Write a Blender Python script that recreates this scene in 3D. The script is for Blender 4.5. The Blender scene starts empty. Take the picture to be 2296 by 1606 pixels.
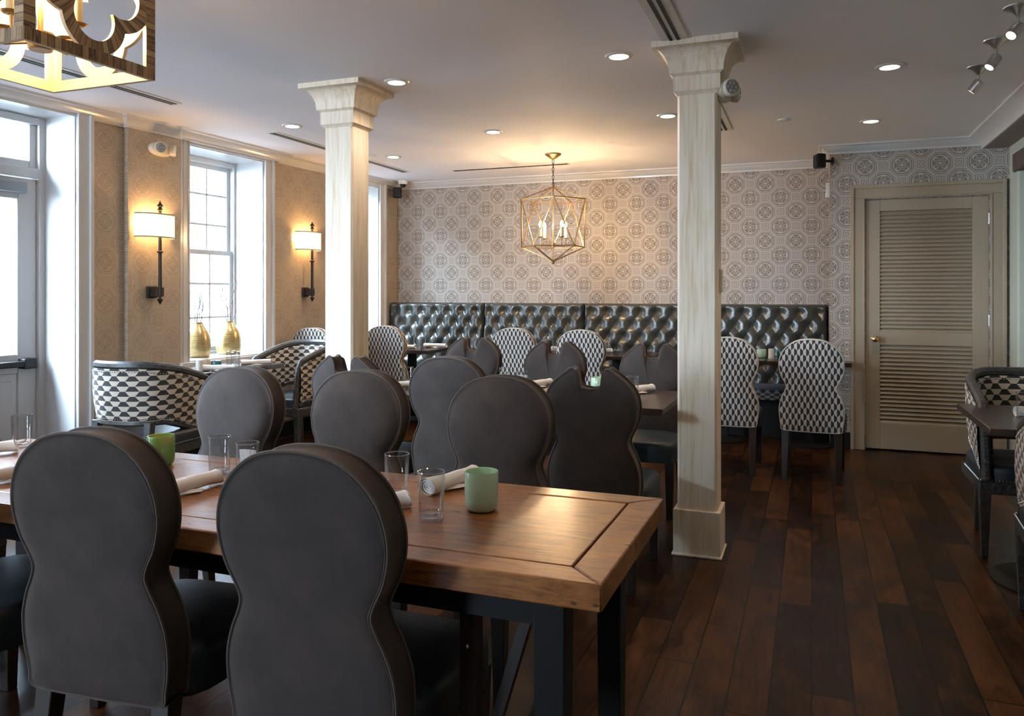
import bpy, math, random
from mathutils import Vector, Matrix
random.seed(7)
PI = math.pi
SC = bpy.context.scene
COL = SC.collection

# ------------------------------------------------------------------ camera, light, exposure
CAM_H = 1.35
cam_d = bpy.data.cameras.new('camera'); cam = bpy.data.objects.new('camera', cam_d); COL.objects.link(cam)
cam.location = (0, 0, CAM_H); cam.rotation_euler = (PI/2, 0, math.radians(21))
cam_d.sensor_width = 36; cam_d.lens = 1750/2296*36; cam_d.shift_y = -(803-655)/2296
cam_d.clip_start = .05; cam_d.clip_end = 200
SC.camera = cam
SC.view_settings.view_transform = 'Standard'; SC.view_settings.look = 'None'
SC.view_settings.gamma = 1; SC.view_settings.exposure = 0.5
SC.view_settings.use_curve_mapping = False
SC.cycles.max_bounces = 8; SC.cycles.diffuse_bounces = 5; SC.cycles.glossy_bounces = 4
SC.cycles.transmission_bounces = 8; SC.cycles.transparent_max_bounces = 12
SC.cycles.caustics_reflective = False; SC.cycles.caustics_refractive = False
SC.cycles.sample_clamp_indirect = 4; SC.cycles.use_denoising = True

W = bpy.data.worlds.new('sky'); SC.world = W; W.use_nodes = True
bg = W.node_tree.nodes['Background']; bg.inputs[0].default_value = (.62, .80, 1.0, 1); bg.inputs[1].default_value = 84

def portal(loc, rot, sx, sy):   # tells the renderer where the sky comes in; gives no light of its own
    L = bpy.data.lights.new('sky_portal', 'AREA'); L.shape = 'RECTANGLE'; L.size = sx; L.size_y = sy; L.cycles.is_portal = True
    o = bpy.data.objects.new('sky_portal', L); COL.objects.link(o); o.location = loc; o.rotation_euler = rot
for px, py, pz, w_, h_ in ((-5.13, 1.22, 1.65, 1.6, 1.7), (-5.13, 3.38, 1.5, 1.1, 2.5), (-5.07, 5.34, 1.66, .95, 1.75), (-5.02, 7.33, 1.66, .78, 1.75)):
    portal((px, py, pz), (0, -PI/2, 0), h_, w_)
portal((-4.05, -3.42, 1.62), (PI/2, 0, 0), .7, 1.65)
WARM = (1.0, .62, .30)
DOWNLIGHT_W, BULB_E, LANTERN_E, SCONCE_W, SPOT_W = 20.0, 900, 260, 7, 40

# ------------------------------------------------------------------ node helpers
class N:
    """wraps a float socket so that maths on it builds Math nodes"""
    def __init__(s, nt, k): s.nt, s.k = nt, k
    def op(s, o, *a, clamp=False):
        n = s.nt.nodes.new('ShaderNodeMath'); n.operation = o; n.use_clamp = clamp
        for i, x in enumerate((s,)+a):
            if isinstance(x, N): s.nt.links.new(x.k, n.inputs[i])
            else: n.inputs[i].default_value = x
        return N(s.nt, n.outputs[0])
    def __add__(s, o): return s.op('ADD', o)
    def __sub__(s, o): return s.op('SUBTRACT', o)
    def __mul__(s, o): return s.op('MULTIPLY', o)
    def __truediv__(s, o): return s.op('DIVIDE', o)
    def abs(s): return s.op('ABSOLUTE')
    def fract(s): return s.op('FRACT')
    def floor(s): return s.op('FLOOR')
    def max(s, o): return s.op('MAXIMUM', o)
    def min(s, o): return s.op('MINIMUM', o)
    def lt(s, o): return s.op('LESS_THAN', o)
    def gt(s, o): return s.op('GREATER_THAN', o)
    def pow(s, o): return s.op('POWER', o)
    def sqrt(s): return s.op('SQRT')
    def clamp(s): return s.op('ADD', 0.0, clamp=True)

def mat(name, col=(.5,.5,.5), rough=.5, metal=0, **kw):
    m = bpy.data.materials.new(name); m.use_nodes = True
    b = m.node_tree.nodes['Principled BSDF']
    b.inputs['Base Color'].default_value = (*col, 1); b.inputs['Roughness'].default_value = rough
    b.inputs['Metallic'].default_value = metal
    for k, v in kw.items():
        k = k.replace('_', ' ')
        b.inputs[k].default_value = (*v, 1) if isinstance(v, tuple) and 'Radius' not in k else v
    return m
def bsdf(m): return m.node_tree.nodes['Principled BSDF']
def coords(m, kind='Object'):
    nt = m.node_tree; t = nt.nodes.new('ShaderNodeTexCoord'); return t.outputs[kind]
def sep(m, sock):
    nt = m.node_tree; s = nt.nodes.new('ShaderNodeSeparateXYZ'); nt.links.new(sock, s.inputs[0])
    return N(nt, s.outputs[0]), N(nt, s.outputs[1]), N(nt, s.outputs[2])
def comb(m, x, y, z):
    nt = m.node_tree; s = nt.nodes.new('ShaderNodeCombineXYZ')
    for i, a in enumerate((x, y, z)):
        if isinstance(a, N): nt.links.new(a.k, s.inputs[i])
        else: s.inputs[i].default_value = a
    return s.outputs[0]
def noise(m, vec, scale, detail=4, rough=.6, dist=0):
    nt = m.node_tree; n = nt.nodes.new('ShaderNodeTexNoise'); nt.links.new(vec, n.inputs['Vector'])
    n.inputs['Scale'].default_value = scale; n.inputs['Detail'].default_value = detail
    n.inputs['Roughness'].default_value = rough; n.inputs['Distortion'].default_value = dist
    return N(nt, n.outputs['Fac'])
def white(m, vec):
    nt = m.node_tree; n = nt.nodes.new('ShaderNodeTexWhiteNoise'); nt.links.new(vec, n.inputs['Vector']); return N(nt, n.outputs['Value'])
def mapping(m, vec, sc):
    nt = m.node_tree; n = nt.nodes.new('ShaderNodeMapping'); nt.links.new(vec, n.inputs['Vector']); n.inputs['Scale'].default_value = sc
    return n.outputs[0]
def ramp(m, f, stops):
    nt = m.node_tree; r = nt.nodes.new('ShaderNodeValToRGB'); nt.links.new(f.k, r.inputs[0])
    e = r.color_ramp.elements
    while len(e) < len(stops): e.new(.5)
    for i, (p, c) in enumerate(stops): e[i].position = p; e[i].color = (*c, 1)
    return r.outputs[0]
def mixc(m, f, a, b, mode='MIX'):
    nt = m.node_tree; n = nt.nodes.new('ShaderNodeMix'); n.data_type = 'RGBA'; n.blend_type = mode
    if isinstance(f, N): nt.links.new(f.k, n.inputs[0])
    else: n.inputs[0].default_value = f
    for i, x in ((6, a), (7, b)):
        if isinstance(x, tuple): n.inputs[i].default_value = (*x, 1)
        else: nt.links.new(x, n.inputs[i])
    return n.outputs[2]
def setc(m, sock): m.node_tree.links.new(sock, bsdf(m).inputs['Base Color'])
def setr(m, f, lo, hi): m.node_tree.links.new((f*(hi-lo)+lo).k, bsdf(m).inputs['Roughness'])
def bump(m, f, strength=.3, dist=.005):
    nt = m.node_tree; b = nt.nodes.new('ShaderNodeBump'); b.inputs['Strength'].default_value = strength; b.inputs['Distance'].default_value = dist
    nt.links.new(f.k, b.inputs['Height']); nt.links.new(b.outputs[0], bsdf(m).inputs['Normal'])

# ------------------------------------------------------------------ materials
M = {}
M['white'] = mat('white_trim_paint', (.70, .695, .69), .22, Coat_Weight=.3, Coat_Roughness=.08)
M['crown'] = mat('crown_paint', (.66, .64, .62), .25, Coat_Weight=.3, Coat_Roughness=.12)
def ceiling_mat():
    m = mat('ceiling_paint', (.92, .90, .94), .7, Specular_IOR_Level=.3)
    f = noise(m, coords(m), 60, 3); bump(m, f, .05, .002); return m
M['ceiling'] = ceiling_mat()
M['plaster'] = mat('rough_plaster', (.50, .51, .42), .8)
M['brownpaint'] = mat('brown_soffit_paint', (.26, .21, .18), .5)
M['greige'] = mat('greige_door_paint', (.37, .29, .205), .42)
M['black'] = mat('black_paint', (.010, .009, .009), .55, Specular_IOR_Level=.25)
M['darkmetal'] = mat('dark_iron', (.05, .04, .035), .45, .7)
M['steel'] = mat('brushed_steel', (.55, .53, .5), .35, 1)
M['brass'] = mat('brass', (.8, .55, .22), .22, 1)
M['gold'] = mat('antique_gold', (.40, .25, .11), .36, .9)
M['plastic'] = mat('white_plastic', (.75, .73, .68), .35)
M['cream'] = mat('cream_plastic', (.72, .65, .52), .35)
M['lens'] = mat('lamp_lens', (.35, .34, .33), .15, .4)
M['grille'] = mat('slot_shadow_black', (.004, .004, .004), .8)
M['wax'] = mat('candle_wax', (.85, .82, .74), .45)
M['waxbeige'] = mat('beige_candle_wax', (.66, .55, .43), .5)
M['napkin'] = mat('napkin_cloth', (.86, .82, .79), .85, Sheen_Weight=.2)
M['sleeve'] = mat('candle_sleeve', (.85, .72, .45), .5)
M['teal'] = mat('teal_glass', (.02, .14, .16), .12, Coat_Weight=.5)
M['greencup'] = mat('pale_green_glass', (.50, .66, .48), .12, Coat_Weight=.6, Subsurface_Weight=.35, Subsurface_Radius=(.02,.03,.02))
M['greenglass'] = mat('green_glass', (.12, .34, .10), .10, Coat_Weight=.6, Subsurface_Weight=.2)
M['twig'] = mat('twig', (.10, .06, .045), .8)
M['leatherseat'] = mat('black_seat_leather', (.010, .018, .024), .48)
M['darkwood'] = mat('ebonised_leg_wood', (.018, .010, .007), .4)
M['buttonmat'] = mat('leather_button', (.05, .05, .045), .25)
M['nail'] = mat('nailhead', (.75, .73, .70), .3, 1)
def leather():
    m = mat('grey_green_leather', (.042, .043, .038), .27, Coat_Weight=.35, Coat_Roughness=.2)
    c = coords(m); f = noise(m, c, 5, 3)
    setc(m, ramp(m, f, [(.3, (.035, .036, .032)), (.7, (.058, .058, .05))])); g = noise(m, c, 160, 2); bump(m, g, .12, .002); return m
M['leather'] = leather()
def glass(name='clear_glass', ior=1.45):
    m = mat(name, (1, 1, 1), .0, Transmission_Weight=1.0, IOR=ior); return m
def clear(name, tint, f0, gain, power):
    """thin clear glass: sees straight through face on, mirrors towards its edges"""
    m = bpy.data.materials.new(name); m.use_nodes = True; nt = m.node_tree; nt.nodes.clear()
    o = nt.nodes.new('ShaderNodeOutputMaterial'); x = nt.nodes.new('ShaderNodeMixShader'); t = nt.nodes.new('ShaderNodeBsdfTransparent')
    g = nt.nodes.new('ShaderNodeBsdfGlossy'); g.inputs['Roughness'].default_value = .02
    lw = nt.nodes.new('ShaderNodeLayerWeight'); lw.inputs['Blend'].default_value = .5
    f = N(nt, lw.outputs['Facing']).pow(power)*gain+f0; t.inputs[0].default_value = (*tint, 1)
    nt.links.new(f.clamp().k, x.inputs[0]); nt.links.new(t.outputs[0], x.inputs[1]); nt.links.new(g.outputs[0], x.inputs[2]); nt.links.new(x.outputs[0], o.inputs[0])
    return m
M['pane'] = clear('window_glass', (.97, .98, .98), .02, .8, 5.0); M['glass'] = clear('tumbler_glass', (.955, .965, .965), .03, .7, 2.4); M['glassrim'] = clear('thick_glass_edge', (.93, .95, .95), .28, .5, 1.5)
def emit(name, col, e):
    m = mat(name, (0, 0, 0), .5); b = bsdf(m); b.inputs['Emission Color'].default_value = (*col, 1); b.inputs['Emission Strength'].default_value = e; return m
M['bulb'] = emit('lit_candle_bulb', (1, .66, .34), BULB_E)
M['lbulb'] = emit('lit_lantern_bulb', (1, .66, .34), LANTERN_E)
M['led'] = emit('lit_downlight', (1, .86, .68), 14)
M['spotled'] = emit('lit_spot_lens', (1, .75, .6), 6)
M['shade'] = emit('lit_linen_shade', (1, .76, .46), 1.15); bsdf(M['shade']).inputs['Base Color'].default_value = (.8, .72, .55, 1)
M['shadeband'] = mat('shade_trim', (.45, .38, .26), .7)

def velvet():
    m = mat('charcoal_velvet', (.035, .028, .026), .85, Sheen_Weight=.8, Sheen_Roughness=.3, Sheen_Tint=(.42, .29, .22))
    c = coords(m); f = noise(m, c, 9, 4, .6)
    setc(m, ramp(m, f, [(.3, (.026, .018, .0155)), (.7, (.050, .035, .029))])); g = noise(m, c, 400, 2); bump(m, g, .15, .001); return m
M['velvet'] = velvet()
M['piping'] = mat('velvet_piping', (.075, .056, .047), .8, Sheen_Weight=.8, Sheen_Roughness=.3)
def hexfabric(name, vertical=True, w=.020, H=.084, light=(.56, .50, .44), dark=(.018, .016, .017)):
    m = mat(name, light, .8, Sheen_Weight=.15); x, y, _ = sep(m, coords(m, 'UV'))
    if not vertical: x, y = y, x
    col = (x/w).floor(); fu = (x/w).fract(); par = (col*.5).fract()   # 0 or .5
    f = (y/H + par).fract()
    d = ((f-.5).abs()).lt((fu*-.22)+.36)
    n = noise(m, coords(m, 'UV'), 220, 2)
    lc = ramp(m, n, [(.3, tuple(c*.8 for c in light)), (.7, light)])
    setc(m, mixc(m, d, lc, dark)); bump(m, n, .2, .001); return m
M['hex'] = hexfabric('trapezoid_weave_upright')
M['hexside'] = hexfabric('trapezoid_weave_sideways', False, .031, .104, light=(.60, .51, .41))
M['hexseat'] = hexfabric('trapezoid_weave_seat', False, .022, .08, light=(.22, .22, .24))

def wallpaper(name, axis, base, line, rough=(.7, .35), metal=.0):
    """taupe grasscloth printed with octagons, quatrefoils and squares"""
    m = mat(name, base, .7); nt = m.node_tree; c = coords(m); X, Y, Zc = sep(m, c)
    h = {'x': X, 'y': Y}[axis]; P = .285
    def motif(ox, oz, diag):
        x = (h/P + (.5+ox)).fract() - .5; z = (Zc/P + (.5+oz)).fract() - .5
        ax, az = x.abs(), z.abs(); o = ax.max(az).max((ax+az)*.7071); r = (x*x+z*z).sqrt()
        w = .012
        a = (o-.335).abs().lt(w); b = (o-.285).abs().lt(.009); k = (r-.228).abs().lt(.011)
        if not diag: q = ((x*x-z*z).abs())/(r*r+.0001)
        else: q = (x*z*2).abs()/(r*r+.0001)
        ro = (r-(q*.21)).abs().lt(.016)*(r.lt(.215)); d = r.lt(.03)
        q2 = (r-(q*.11)).abs().lt(.007)*r.lt(.12)
        return a.max(b).max(k).max(ro).max(d).max(q2)
    def square(ox, oz):
        x = (h/P + (.5+ox)).fract() - .5; z = (Zc/P + (.5+oz)).fract() - .5
        ax, az = x.abs(), z.abs(); s = ax.max(az)
        return (s-.125).abs().lt(.012).max((s-.075).abs().lt(.011)).max((ax-az).abs().lt(.014)*s.lt(.05))
    L = motif(0, 0, False).max(motif(.5, .5, True)).max(square(.5, 0)).max(square(0, .5))
    wv = mapping(m, c, (1, 1, .12) if True else (1, 1, 1)); n1 = noise(m, mapping(m, c, (180, 180, 900)), 1, 2); n2 = noise(m, mapping(m, c, (700, 700, 160)), 1, 2)
    n = (n1+n2)*.5; big = noise(m, c, 2.2, 3)
    Lf = (L*(n*1.0+.35)).clamp()
    bc = ramp(m, n, [(.3, tuple(v*.72 for v in base)), (.7, tuple(v*1.18 for v in base))])
    bc = mixc(m, big*.25, bc, tuple(v*.8 for v in base))
    setc(m, mixc(m, Lf, bc, line)); setr(m, Lf, rough[0], rough[1]); nt.links.new((Lf*metal).k, bsdf(m).inputs['Metallic'])
    bump(m, n, .35, .0015); return m
M['paper_back'] = wallpaper('taupe_octagon_wallpaper', 'x', (.265, .215, .175), (.62, .56, .505), (.65, .38))
M['paper_left'] = wallpaper('octagon_wallpaper_grazing_sheen', 'y', (.40, .315, .235), (.50, .41, .31), (.55, .3))  # same paper as the back wall; grazing-angle sheen put into browner, flatter colours

def floor_mat():
    m = mat('dark_walnut_planks', (.03, .014, .007), .3, Specular_IOR_Level=.15, Coat_Weight=.05, Coat_Roughness=.14)
    c = coords(m); x, y, _ = sep(m, c); w = .132
    k = (x/w).floor(); fx = (x/w).fract(); r = white(m, comb(m, k, 3.0, 0)); yy = y/1.15 + r*7
    sgm = yy.floor(); fy = yy.fract(); i = white(m, comb(m, k, sgm, 1.0))
    v = comb(m, x + i*7, y*.13 + i*11, i*5); g = noise(m, v, 28, 6, .65, 1.6); g2 = noise(m, comb(m, x*1.0, y*.5, i*9), 7, 4, .6, .6)
    t = (g*.45 + g2*.55 + (i-.5)*.25)
    cc = ramp(m, t, [(.28, (.005, .0022, .0014)), (.45, (.019, .0066, .0022)), (.60, (.052, .0175, .0048)), (.82, (.115, .040, .010))])
    e = (fx-.5).abs().gt(.482).max((fy-.5).abs().gt(.4975)); setc(m, mixc(m, e, cc, (.003, .002, .002)))
    setr(m, g2, .22, .45); bump(m, (g*.3+g2*.6) - e*1.2, .35, .004); return m
M['floor'] = floor_mat()
def table_wood():
    m = mat('worn_farm_table_wood', (.4, .2, .09), .3, Coat_Weight=.3, Coat_Roughness=.22)
    c = coords(m); x, y, z = sep(m, c)
    v = comb(m, x*.12, y, z); g = noise(m, v, 46, 7, .75, 1.4); b = noise(m, c, 3.2, 4, .6, .8)
    t = g*.5 + b*.5
    cc = ramp(m, t, [(.34, (.03, .010, .003)), (.44, (.16, .050, .011)), (.54, (.30, .112, .026)), (.70, (.45, .205, .058))])
    sp = noise(m, comb(m, x*.5, y, z), 26, 3, .6); spots = ((sp-.665)*16).clamp()
    cc = mixc(m, spots, cc, (.02, .009, .005))
    setc(m, cc); setr(m, b, .30, .50); bump(m, g*.5 + spots*-1.0, .25, .002); return m
M['farmwood'] = table_wood()
def dark_top():
    m = mat('espresso_tabletop', (.03, .015, .01), .3, Coat_Weight=.3, Coat_Roughness=.15)
    c = coords(m); x, y, z = sep(m, c); g = noise(m, comb(m, x*.1, y, z), 40, 5, .6, 1)
    setc(m, ramp(m, g, [(.3, (.014, .007, .005)), (.7, (.05, .026, .017))])); bump(m, g, .15, .001); return m
M['darktop'] = dark_top()
def column_wood():
    m = mat('whitewashed_oak', (.6, .52, .42), .5)
    c = coords(m); x, y, z = sep(m, c); g = noise(m, comb(m, x, y, z*.04), 75, 5, .65, .4); g2 = noise(m, comb(m, x, y, z*.1), 14, 3, .5, 1.5)
    t = g*.55 + g2*.45
    setc(m, ramp(m, t, [(.34, (.58, .42, .25)), (.5, (.74, .62, .48)), (.7, (.78, .69, .57))])); bump(m, g, .15, .002); return m
M['oak'] = column_wood()
def grey_wood():
    m = mat('grey_limed_wood', (.07, .07, .07), .45)
    c = coords(m); g = noise(m, c, 45, 4, .7); setc(m, ramp(m, g, [(.35, (.016, .016, .017)), (.62, (.055, .053, .050)), (.8, (.20, .18, .15))])); return m
M['greywood'] = grey_wood()
def carved_wood():
    m = mat('silvered_carving', (.2, .16, .12), .4, .3)
    c = coords(m); g = noise(m, c, 80, 4, .7); setc(m, ramp(m, g, [(.35, (.03, .026, .022)), (.7, (.26, .22, .17))])); return m
M['carved'] = carved_wood()
def tile_wood():
    m = mat('wood_mosaic', (.3, .18, .09), .55)
    c = coords(m, 'UV'); x, y, _ = sep(m, c); k = (x/.021).floor(); i = white(m, comb(m, k, (y/.3).floor(), 0)); e = ((x/.021).fract()-.5).abs().gt(.46)
    g = noise(m, comb(m, x*3+i*9, y*.4, i*4), 45, 4, .6, .5); t = g*.6+i*.4
    cc = ramp(m, t, [(.25, (.12, .065, .035)), (.45, (.45, .27, .13)), (.75, (.72, .50, .28))]); setc(m, mixc(m, e, cc, (.03, .02, .012))); bump(m, t-e, .4, .003); return m
M['mosaic'] = tile_wood()
M['lantern_inside'] = mat('lantern_gold_leaf', (.80, .68, .45), .5, .1)
def vase_mat():
    m = mat('brushed_gold_vase', (.7, .5, .2), .28, .9); x, y, z = sep(m, coords(m)); n = noise(m, comb(m, x*2, y*2, z*60), 4, 4, .6)
    setc(m, ramp(m, n, [(.3, (.42, .27, .10)), (.7, (.86, .68, .36))])); bump(m, n, .25, .002); return m
M['vase'] = vase_mat()
M['stone'] = mat('dark_stone', (.10, .07, .055), .8)

# ------------------------------------------------------------------ mesh builder
class MB:
    def __init__(s): s.v, s.f, s.uv, s.mi = [], [], {}, []
    def add(s, vs, fs, uv=None, mi=0, T=None):
        o = len(s.v)
        for p in vs: s.v.append(tuple(T @ Vector(p)) if T is not None else tuple(p))
        for k, f in enumerate(fs):
            if uv is not None: s.uv[len(s.f)] = uv[k]
            s.f.append([o+i for i in f]); s.mi.append(mi)
        return s
    def box(s, c, d, T=None, mi=0, uv=None):
        x, y, z = c; a, b, e = d[0]/2, d[1]/2, d[2]/2
        vs = [(x+i*a, y+j*b, z+k*e) for k in (-1, 1) for j in (-1, 1) for i in (-1, 1)]
        return s.add(vs, [(0,2,3,1), (4,5,7,6), (0,1,5,4), (2,6,7,3), (0,4,6,2), (1,3,7,5)], uv, mi, T)
    def b2(s, lo, hi, T=None, mi=0):
        return s.box([(a+b)/2 for a, b in zip(lo, hi)], [abs(b-a) for a, b in zip(lo, hi)], T, mi)
    def lathe(s, prof, c=(0,0,0), seg=24, T=None, a0=0, a1=2*PI, sx=1, sy=1):
        full = abs(a1-a0-2*PI) < 1e-6; n = seg if full else seg+1; vs = []
        for r, z in prof:
            for i in range(n):
                a = a0+(a1-a0)*i/seg; vs.append((c[0]+r*sx*math.cos(a), c[1]+r*sy*math.sin(a), c[2]+z))
        fs = []
        for j in range(len(prof)-1):
            for i in range(seg):
                i2 = (i+1) % n
                fs.append((j*n+i, j*n+i2, (j+1)*n+i2, (j+1)*n+i))
        if full:
            pass
        return s.add(vs, fs, None, 0, T)
    def tube(s, pts, r, seg=8, closed=False, T=None, flat=None):
        pts = [Vector(p) for p in pts]; n = len(pts); vs = []; prev = None
        for i, p in enumerate(pts):
            a = pts[i-1] if (i or closed) else pts[0]; b = pts[(i+1) % n] if (i < n-1 or closed) else pts[-1]
            t = (b-a).normalized()
            if prev is None:
                up = Vector((0, 0, 1)) if abs(t.z) < .9 else Vector((1, 0, 0)); u = t.cross(up).normalized()
            else: u = (prev - t*prev.dot(t)).normalized()
            prev = u; w = t.cross(u); rr = r[i] if isinstance(r, (list, tuple)) else r
            for k in range(seg):
                an = 2*PI*k/seg + PI/seg; vs.append(p + u*math.cos(an)*rr*(flat or 1) + w*math.sin(an)*rr)
        fs = []
        for i in range(n if closed else n-1):
            j = (i+1) % n
            for k in range(seg): fs.append((i*seg+k, i*seg+(k+1) % seg, j*seg+(k+1) % seg, j*seg+k))
        if not closed: fs.append(tuple(range(seg))[::-1]); fs.append(tuple((n-1)*seg+k for k in range(seg)))
        return s.add(vs, fs, None, 0, T)
    def prism(s, poly, z0, z1, T=None, mi=0):
        n = len(poly); vs = [(x, y, z0) for x, y in poly]+[(x, y, z1) for x, y in poly]
        fs = [tuple(range(n))[::-1], tuple(range(n, 2*n))]+[(i, (i+1) % n, n+(i+1) % n, n+i) for i in range(n)]
        return s.add(vs, fs, None, mi, T)
    def sphere(s, c, r, seg=10, rings=6, sz=1, T=None):
        return s.lathe([(r*math.sin(PI*i/rings)+1e-7, -r*sz*math.cos(PI*i/rings)) for i in range(rings+1)], c, seg, T)
    def sweep(s, prof, path, T=None):
        """sweeps a 2D profile (out, z) along a list of (x, y, nx, ny) stations"""
        n = len(prof); vs = []
        for x, y, nx, ny in path:
            for o, z in prof: vs.append((x+nx*o, y+ny*o, z))
        fs = [(i*n+k, (i+1)*n+k, (i+1)*n+(k+1) % n, i*n+(k+1) % n) for i in range(len(path)-1) for k in range(n)]
        fs += [tuple(range(n)), tuple((len(path)-1)*n+k for k in range(n))[::-1]]
        return s.add(vs, fs, None, 0, T)
    def mesh(s, name, mats, smooth=35):
        me = bpy.data.meshes.new(name); me.from_pydata(s.v, [], s.f)
        for mm in (mats if isinstance(mats, (list, tuple)) else [mats]): me.materials.append(mm)
        if s.uv:
            ul = me.uv_layers.new(name='UVMap')
            for fi, uv in s.uv.items():
                for k, li in enumerate(me.polygons[fi].loop_indices): ul.data[li].uv = uv[k]
        me.polygons.foreach_set('material_index', s.mi); me.polygons.foreach_set('use_smooth', [True]*len(s.f))
        me.update()
        import bmesh
        bm = bmesh.new(); bm.from_mesh(me); bmesh.ops.recalc_face_normals(bm, faces=bm.faces); bm.to_mesh(me); bm.free()
        me.set_sharp_from_angle(angle=math.radians(smooth)); return me
    def build(s, name, m, parent=None, bev=0, smooth=35, sub=0, loc=None, rz=0, seg=2):
        o = bpy.data.objects.new(name, s.mesh(name, m, smooth)); COL.objects.link(o)
        if parent: o.parent = parent
        if loc: o.location = loc
        if rz: o.rotation_euler = (0, 0, rz)
        if bev:
            b = o.modifiers.new('bevel', 'BEVEL'); b.width = bev; b.segments = seg; b.limit_method = 'ANGLE'; b.angle_limit = math.radians(40); b.harden_normals = False
        if sub: q = o.modifiers.new('sub', 'SUBSURF'); q.levels = sub; q.render_levels = sub
        return o
def tag(o, label=None, cat=None, group=None, kind=None):
    if label: o['label'] = label
    if cat: o['category'] = cat
    if group: o['group'] = group
    if kind: o['kind'] = kind
    return o
def thing(name, label, cat, loc=(0,0,0), rz=0, group=None):
    o = bpy.data.objects.new(name, None); COL.objects.link(o); o.location = loc; o.rotation_euler = (0, 0, rz); o.empty_display_size = .1
    return tag(o, label, cat, group)
def dup(root, loc, rz, label, group=None):
    def cp(o, par):
        c = o.copy(); COL.objects.link(c); c.parent = par
        for ch in [q for q in KIDS(o)]: cp(ch, c)
        return c
    r = cp(root, None); r.location = loc; r.rotation_euler = (0, 0, rz); r['label'] = label
    if group: r['group'] = group
    return r
def KIDS(o): return [c for c in COL.objects if c.parent == o]
def struct(o): o['kind'] = 'structure'; return o
def Tm(loc=(0,0,0), rz=0, rx=0, ry=0):
    return Matrix.Translation(loc) @ Matrix.Rotation(rz, 4, 'Z') @ Matrix.Rotation(ry, 4, 'Y') @ Matrix.Rotation(rx, 4, 'X')

# ------------------------------------------------------------------ place: dimensions
CEIL = 2.62; BACK = 8.09; DW = 7.33; JOG = .15
# the window wall runs 1.75 degrees off square: k along it, o off it into the room
LA = Vector((-4.68, 4.02)); LD = (Vector((-4.555, 8.09))-LA).normalized(); LN = Vector((LD.y, -LD.x)); LANG = math.atan2(-LD.x, LD.y)
def LWm(k, off=0, z=0):   # matrix whose +Y runs along the window wall and +X points into the room
    p = LA + LD*k + LN*off; return Matrix.Translation((p.x, p.y, z)) @ Matrix.Rotation(LANG, 4, 'Z')
def lwp(k, off=0, z=0): p = LA + LD*k + LN*off; return (p.x, p.y, z)

# ---- floor, ceiling
b = MB(); b.b2((-5.3, -3.2, -.1), (3.2, 8.4, 0)); struct(b.build('floor', M['floor']))
b = MB(); b.b2((-5.3, -3.2, CEIL), (1.31, 8.4, CEIL+.15)); b.b2((1.31, -3.2, 2.52), (3.2, 8.4, CEIL+.15), mi=1); struct(b.build('ceiling', [M['ceiling'], M['brownpaint']]))

# ---- window wall: openings as (k0, k1, z0, z1)
L0 = -7.1; K1 = 4.3; TH = .42
openings = [(-3.6, -2.0, .80, 2.5), (-1.16, -.12, 0, 2.56), (.87, 1.76, .80, 2.53), (2.95, 3.67, .80, 2.53)]
b = MB(); T = LWm(0)
segs = [L0]+[v for o in openings for v in o[:2]]+[K1]
for i in range(0, len(segs), 2): b.b2((-TH, segs[i], 0), (0, segs[i+1], CEIL), T)
for k0, k1, z0, z1 in openings:
    if z0 > 0: b.b2((-TH, k0, 0), (0, k1, z0), T)
    b.b2((-TH, k0, z1), (0, k1, CEIL), T)
b.b2((0, .27, 0), (.04, .79, CEIL), T)          # shallow pier carrying the first sconce
struct(b.build('wall_left', M['paper_left']))
# ---- other walls
b = MB(); b.b2((-4.8, BACK, 0), (JOG, BACK+.2, CEIL)); struct(b.build('wall_back', M['paper_back']))
b = MB(); b.b2((JOG, DW, 0), (.43, DW+1.0, CEIL)); b.b2((1.351, DW, 0), (1.62, DW+1.0, CEIL)); b.b2((.43, DW, 2.14), (1.351, DW+1.0, CEIL)); b.b2((.43, DW+.3, 0), (1.351, DW+.5, 2.14))
struct(b.build('wall_back_right', M['paper_back']))
b = MB(); FW = [(-4.4, -3.7)]; xs = [-5.4]+[v for o in FW for v in o]+[3.2]
for i in range(0, len(xs), 2): b.b2((xs[i], -3.4, 0), (xs[i+1], -3.2, CEIL))
for a, c in FW: b.b2((a, -3.4, 0), (c, -3.2, .8)); b.b2((a, -3.4, 2.45), (c, -3.2, CEIL))
struct(b.build('wall_front', M['brownpaint']))
for i, (a, c) in enumerate(FW):
    b = MB()
    for p, q in ((a, a+.06), (c-.06, c), ((a+c)/2-.03, (a+c)/2+.03)): b.b2((p, -3.34, .8), (q, -3.28, 2.45))
    for p, q in ((.8, .86), (2.39, 2.45), (1.6, 1.65)): b.b2((a, -3.34, p), (c, -3.28, q))
    struct(b.build('window_%d' % (4+i), M['white']))
# right wall: old plaster, with a recessed opening under a rough stone lintel
b = MB(); b.b2((1.49, 7.05, 0), (1.75, DW, 2.53)); b.b2((1.49, -3.2, 2.30), (1.75, 7.05, 2.53)); b.b2((1.49, -3.2, 0), (1.75, 4.6, 2.30)); b.b2((1.75, -3.2, 0), (2.3, DW, 2.53))
struct(b.build('wall_right', M['plaster'], bev=.015))
b = MB(); n = 14
for i in range(n):
    y0 = 4.5+2.63*i/n; b.b2((1.47+random.uniform(-.008, .008), y0, 2.29+random.uniform(-.01, .01)), (1.74, y0+2.6/n+.01, 2.44+random.uniform(-.015, .015)))
struct(b.build('trim_1', M['stone'], bev=.012))

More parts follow.
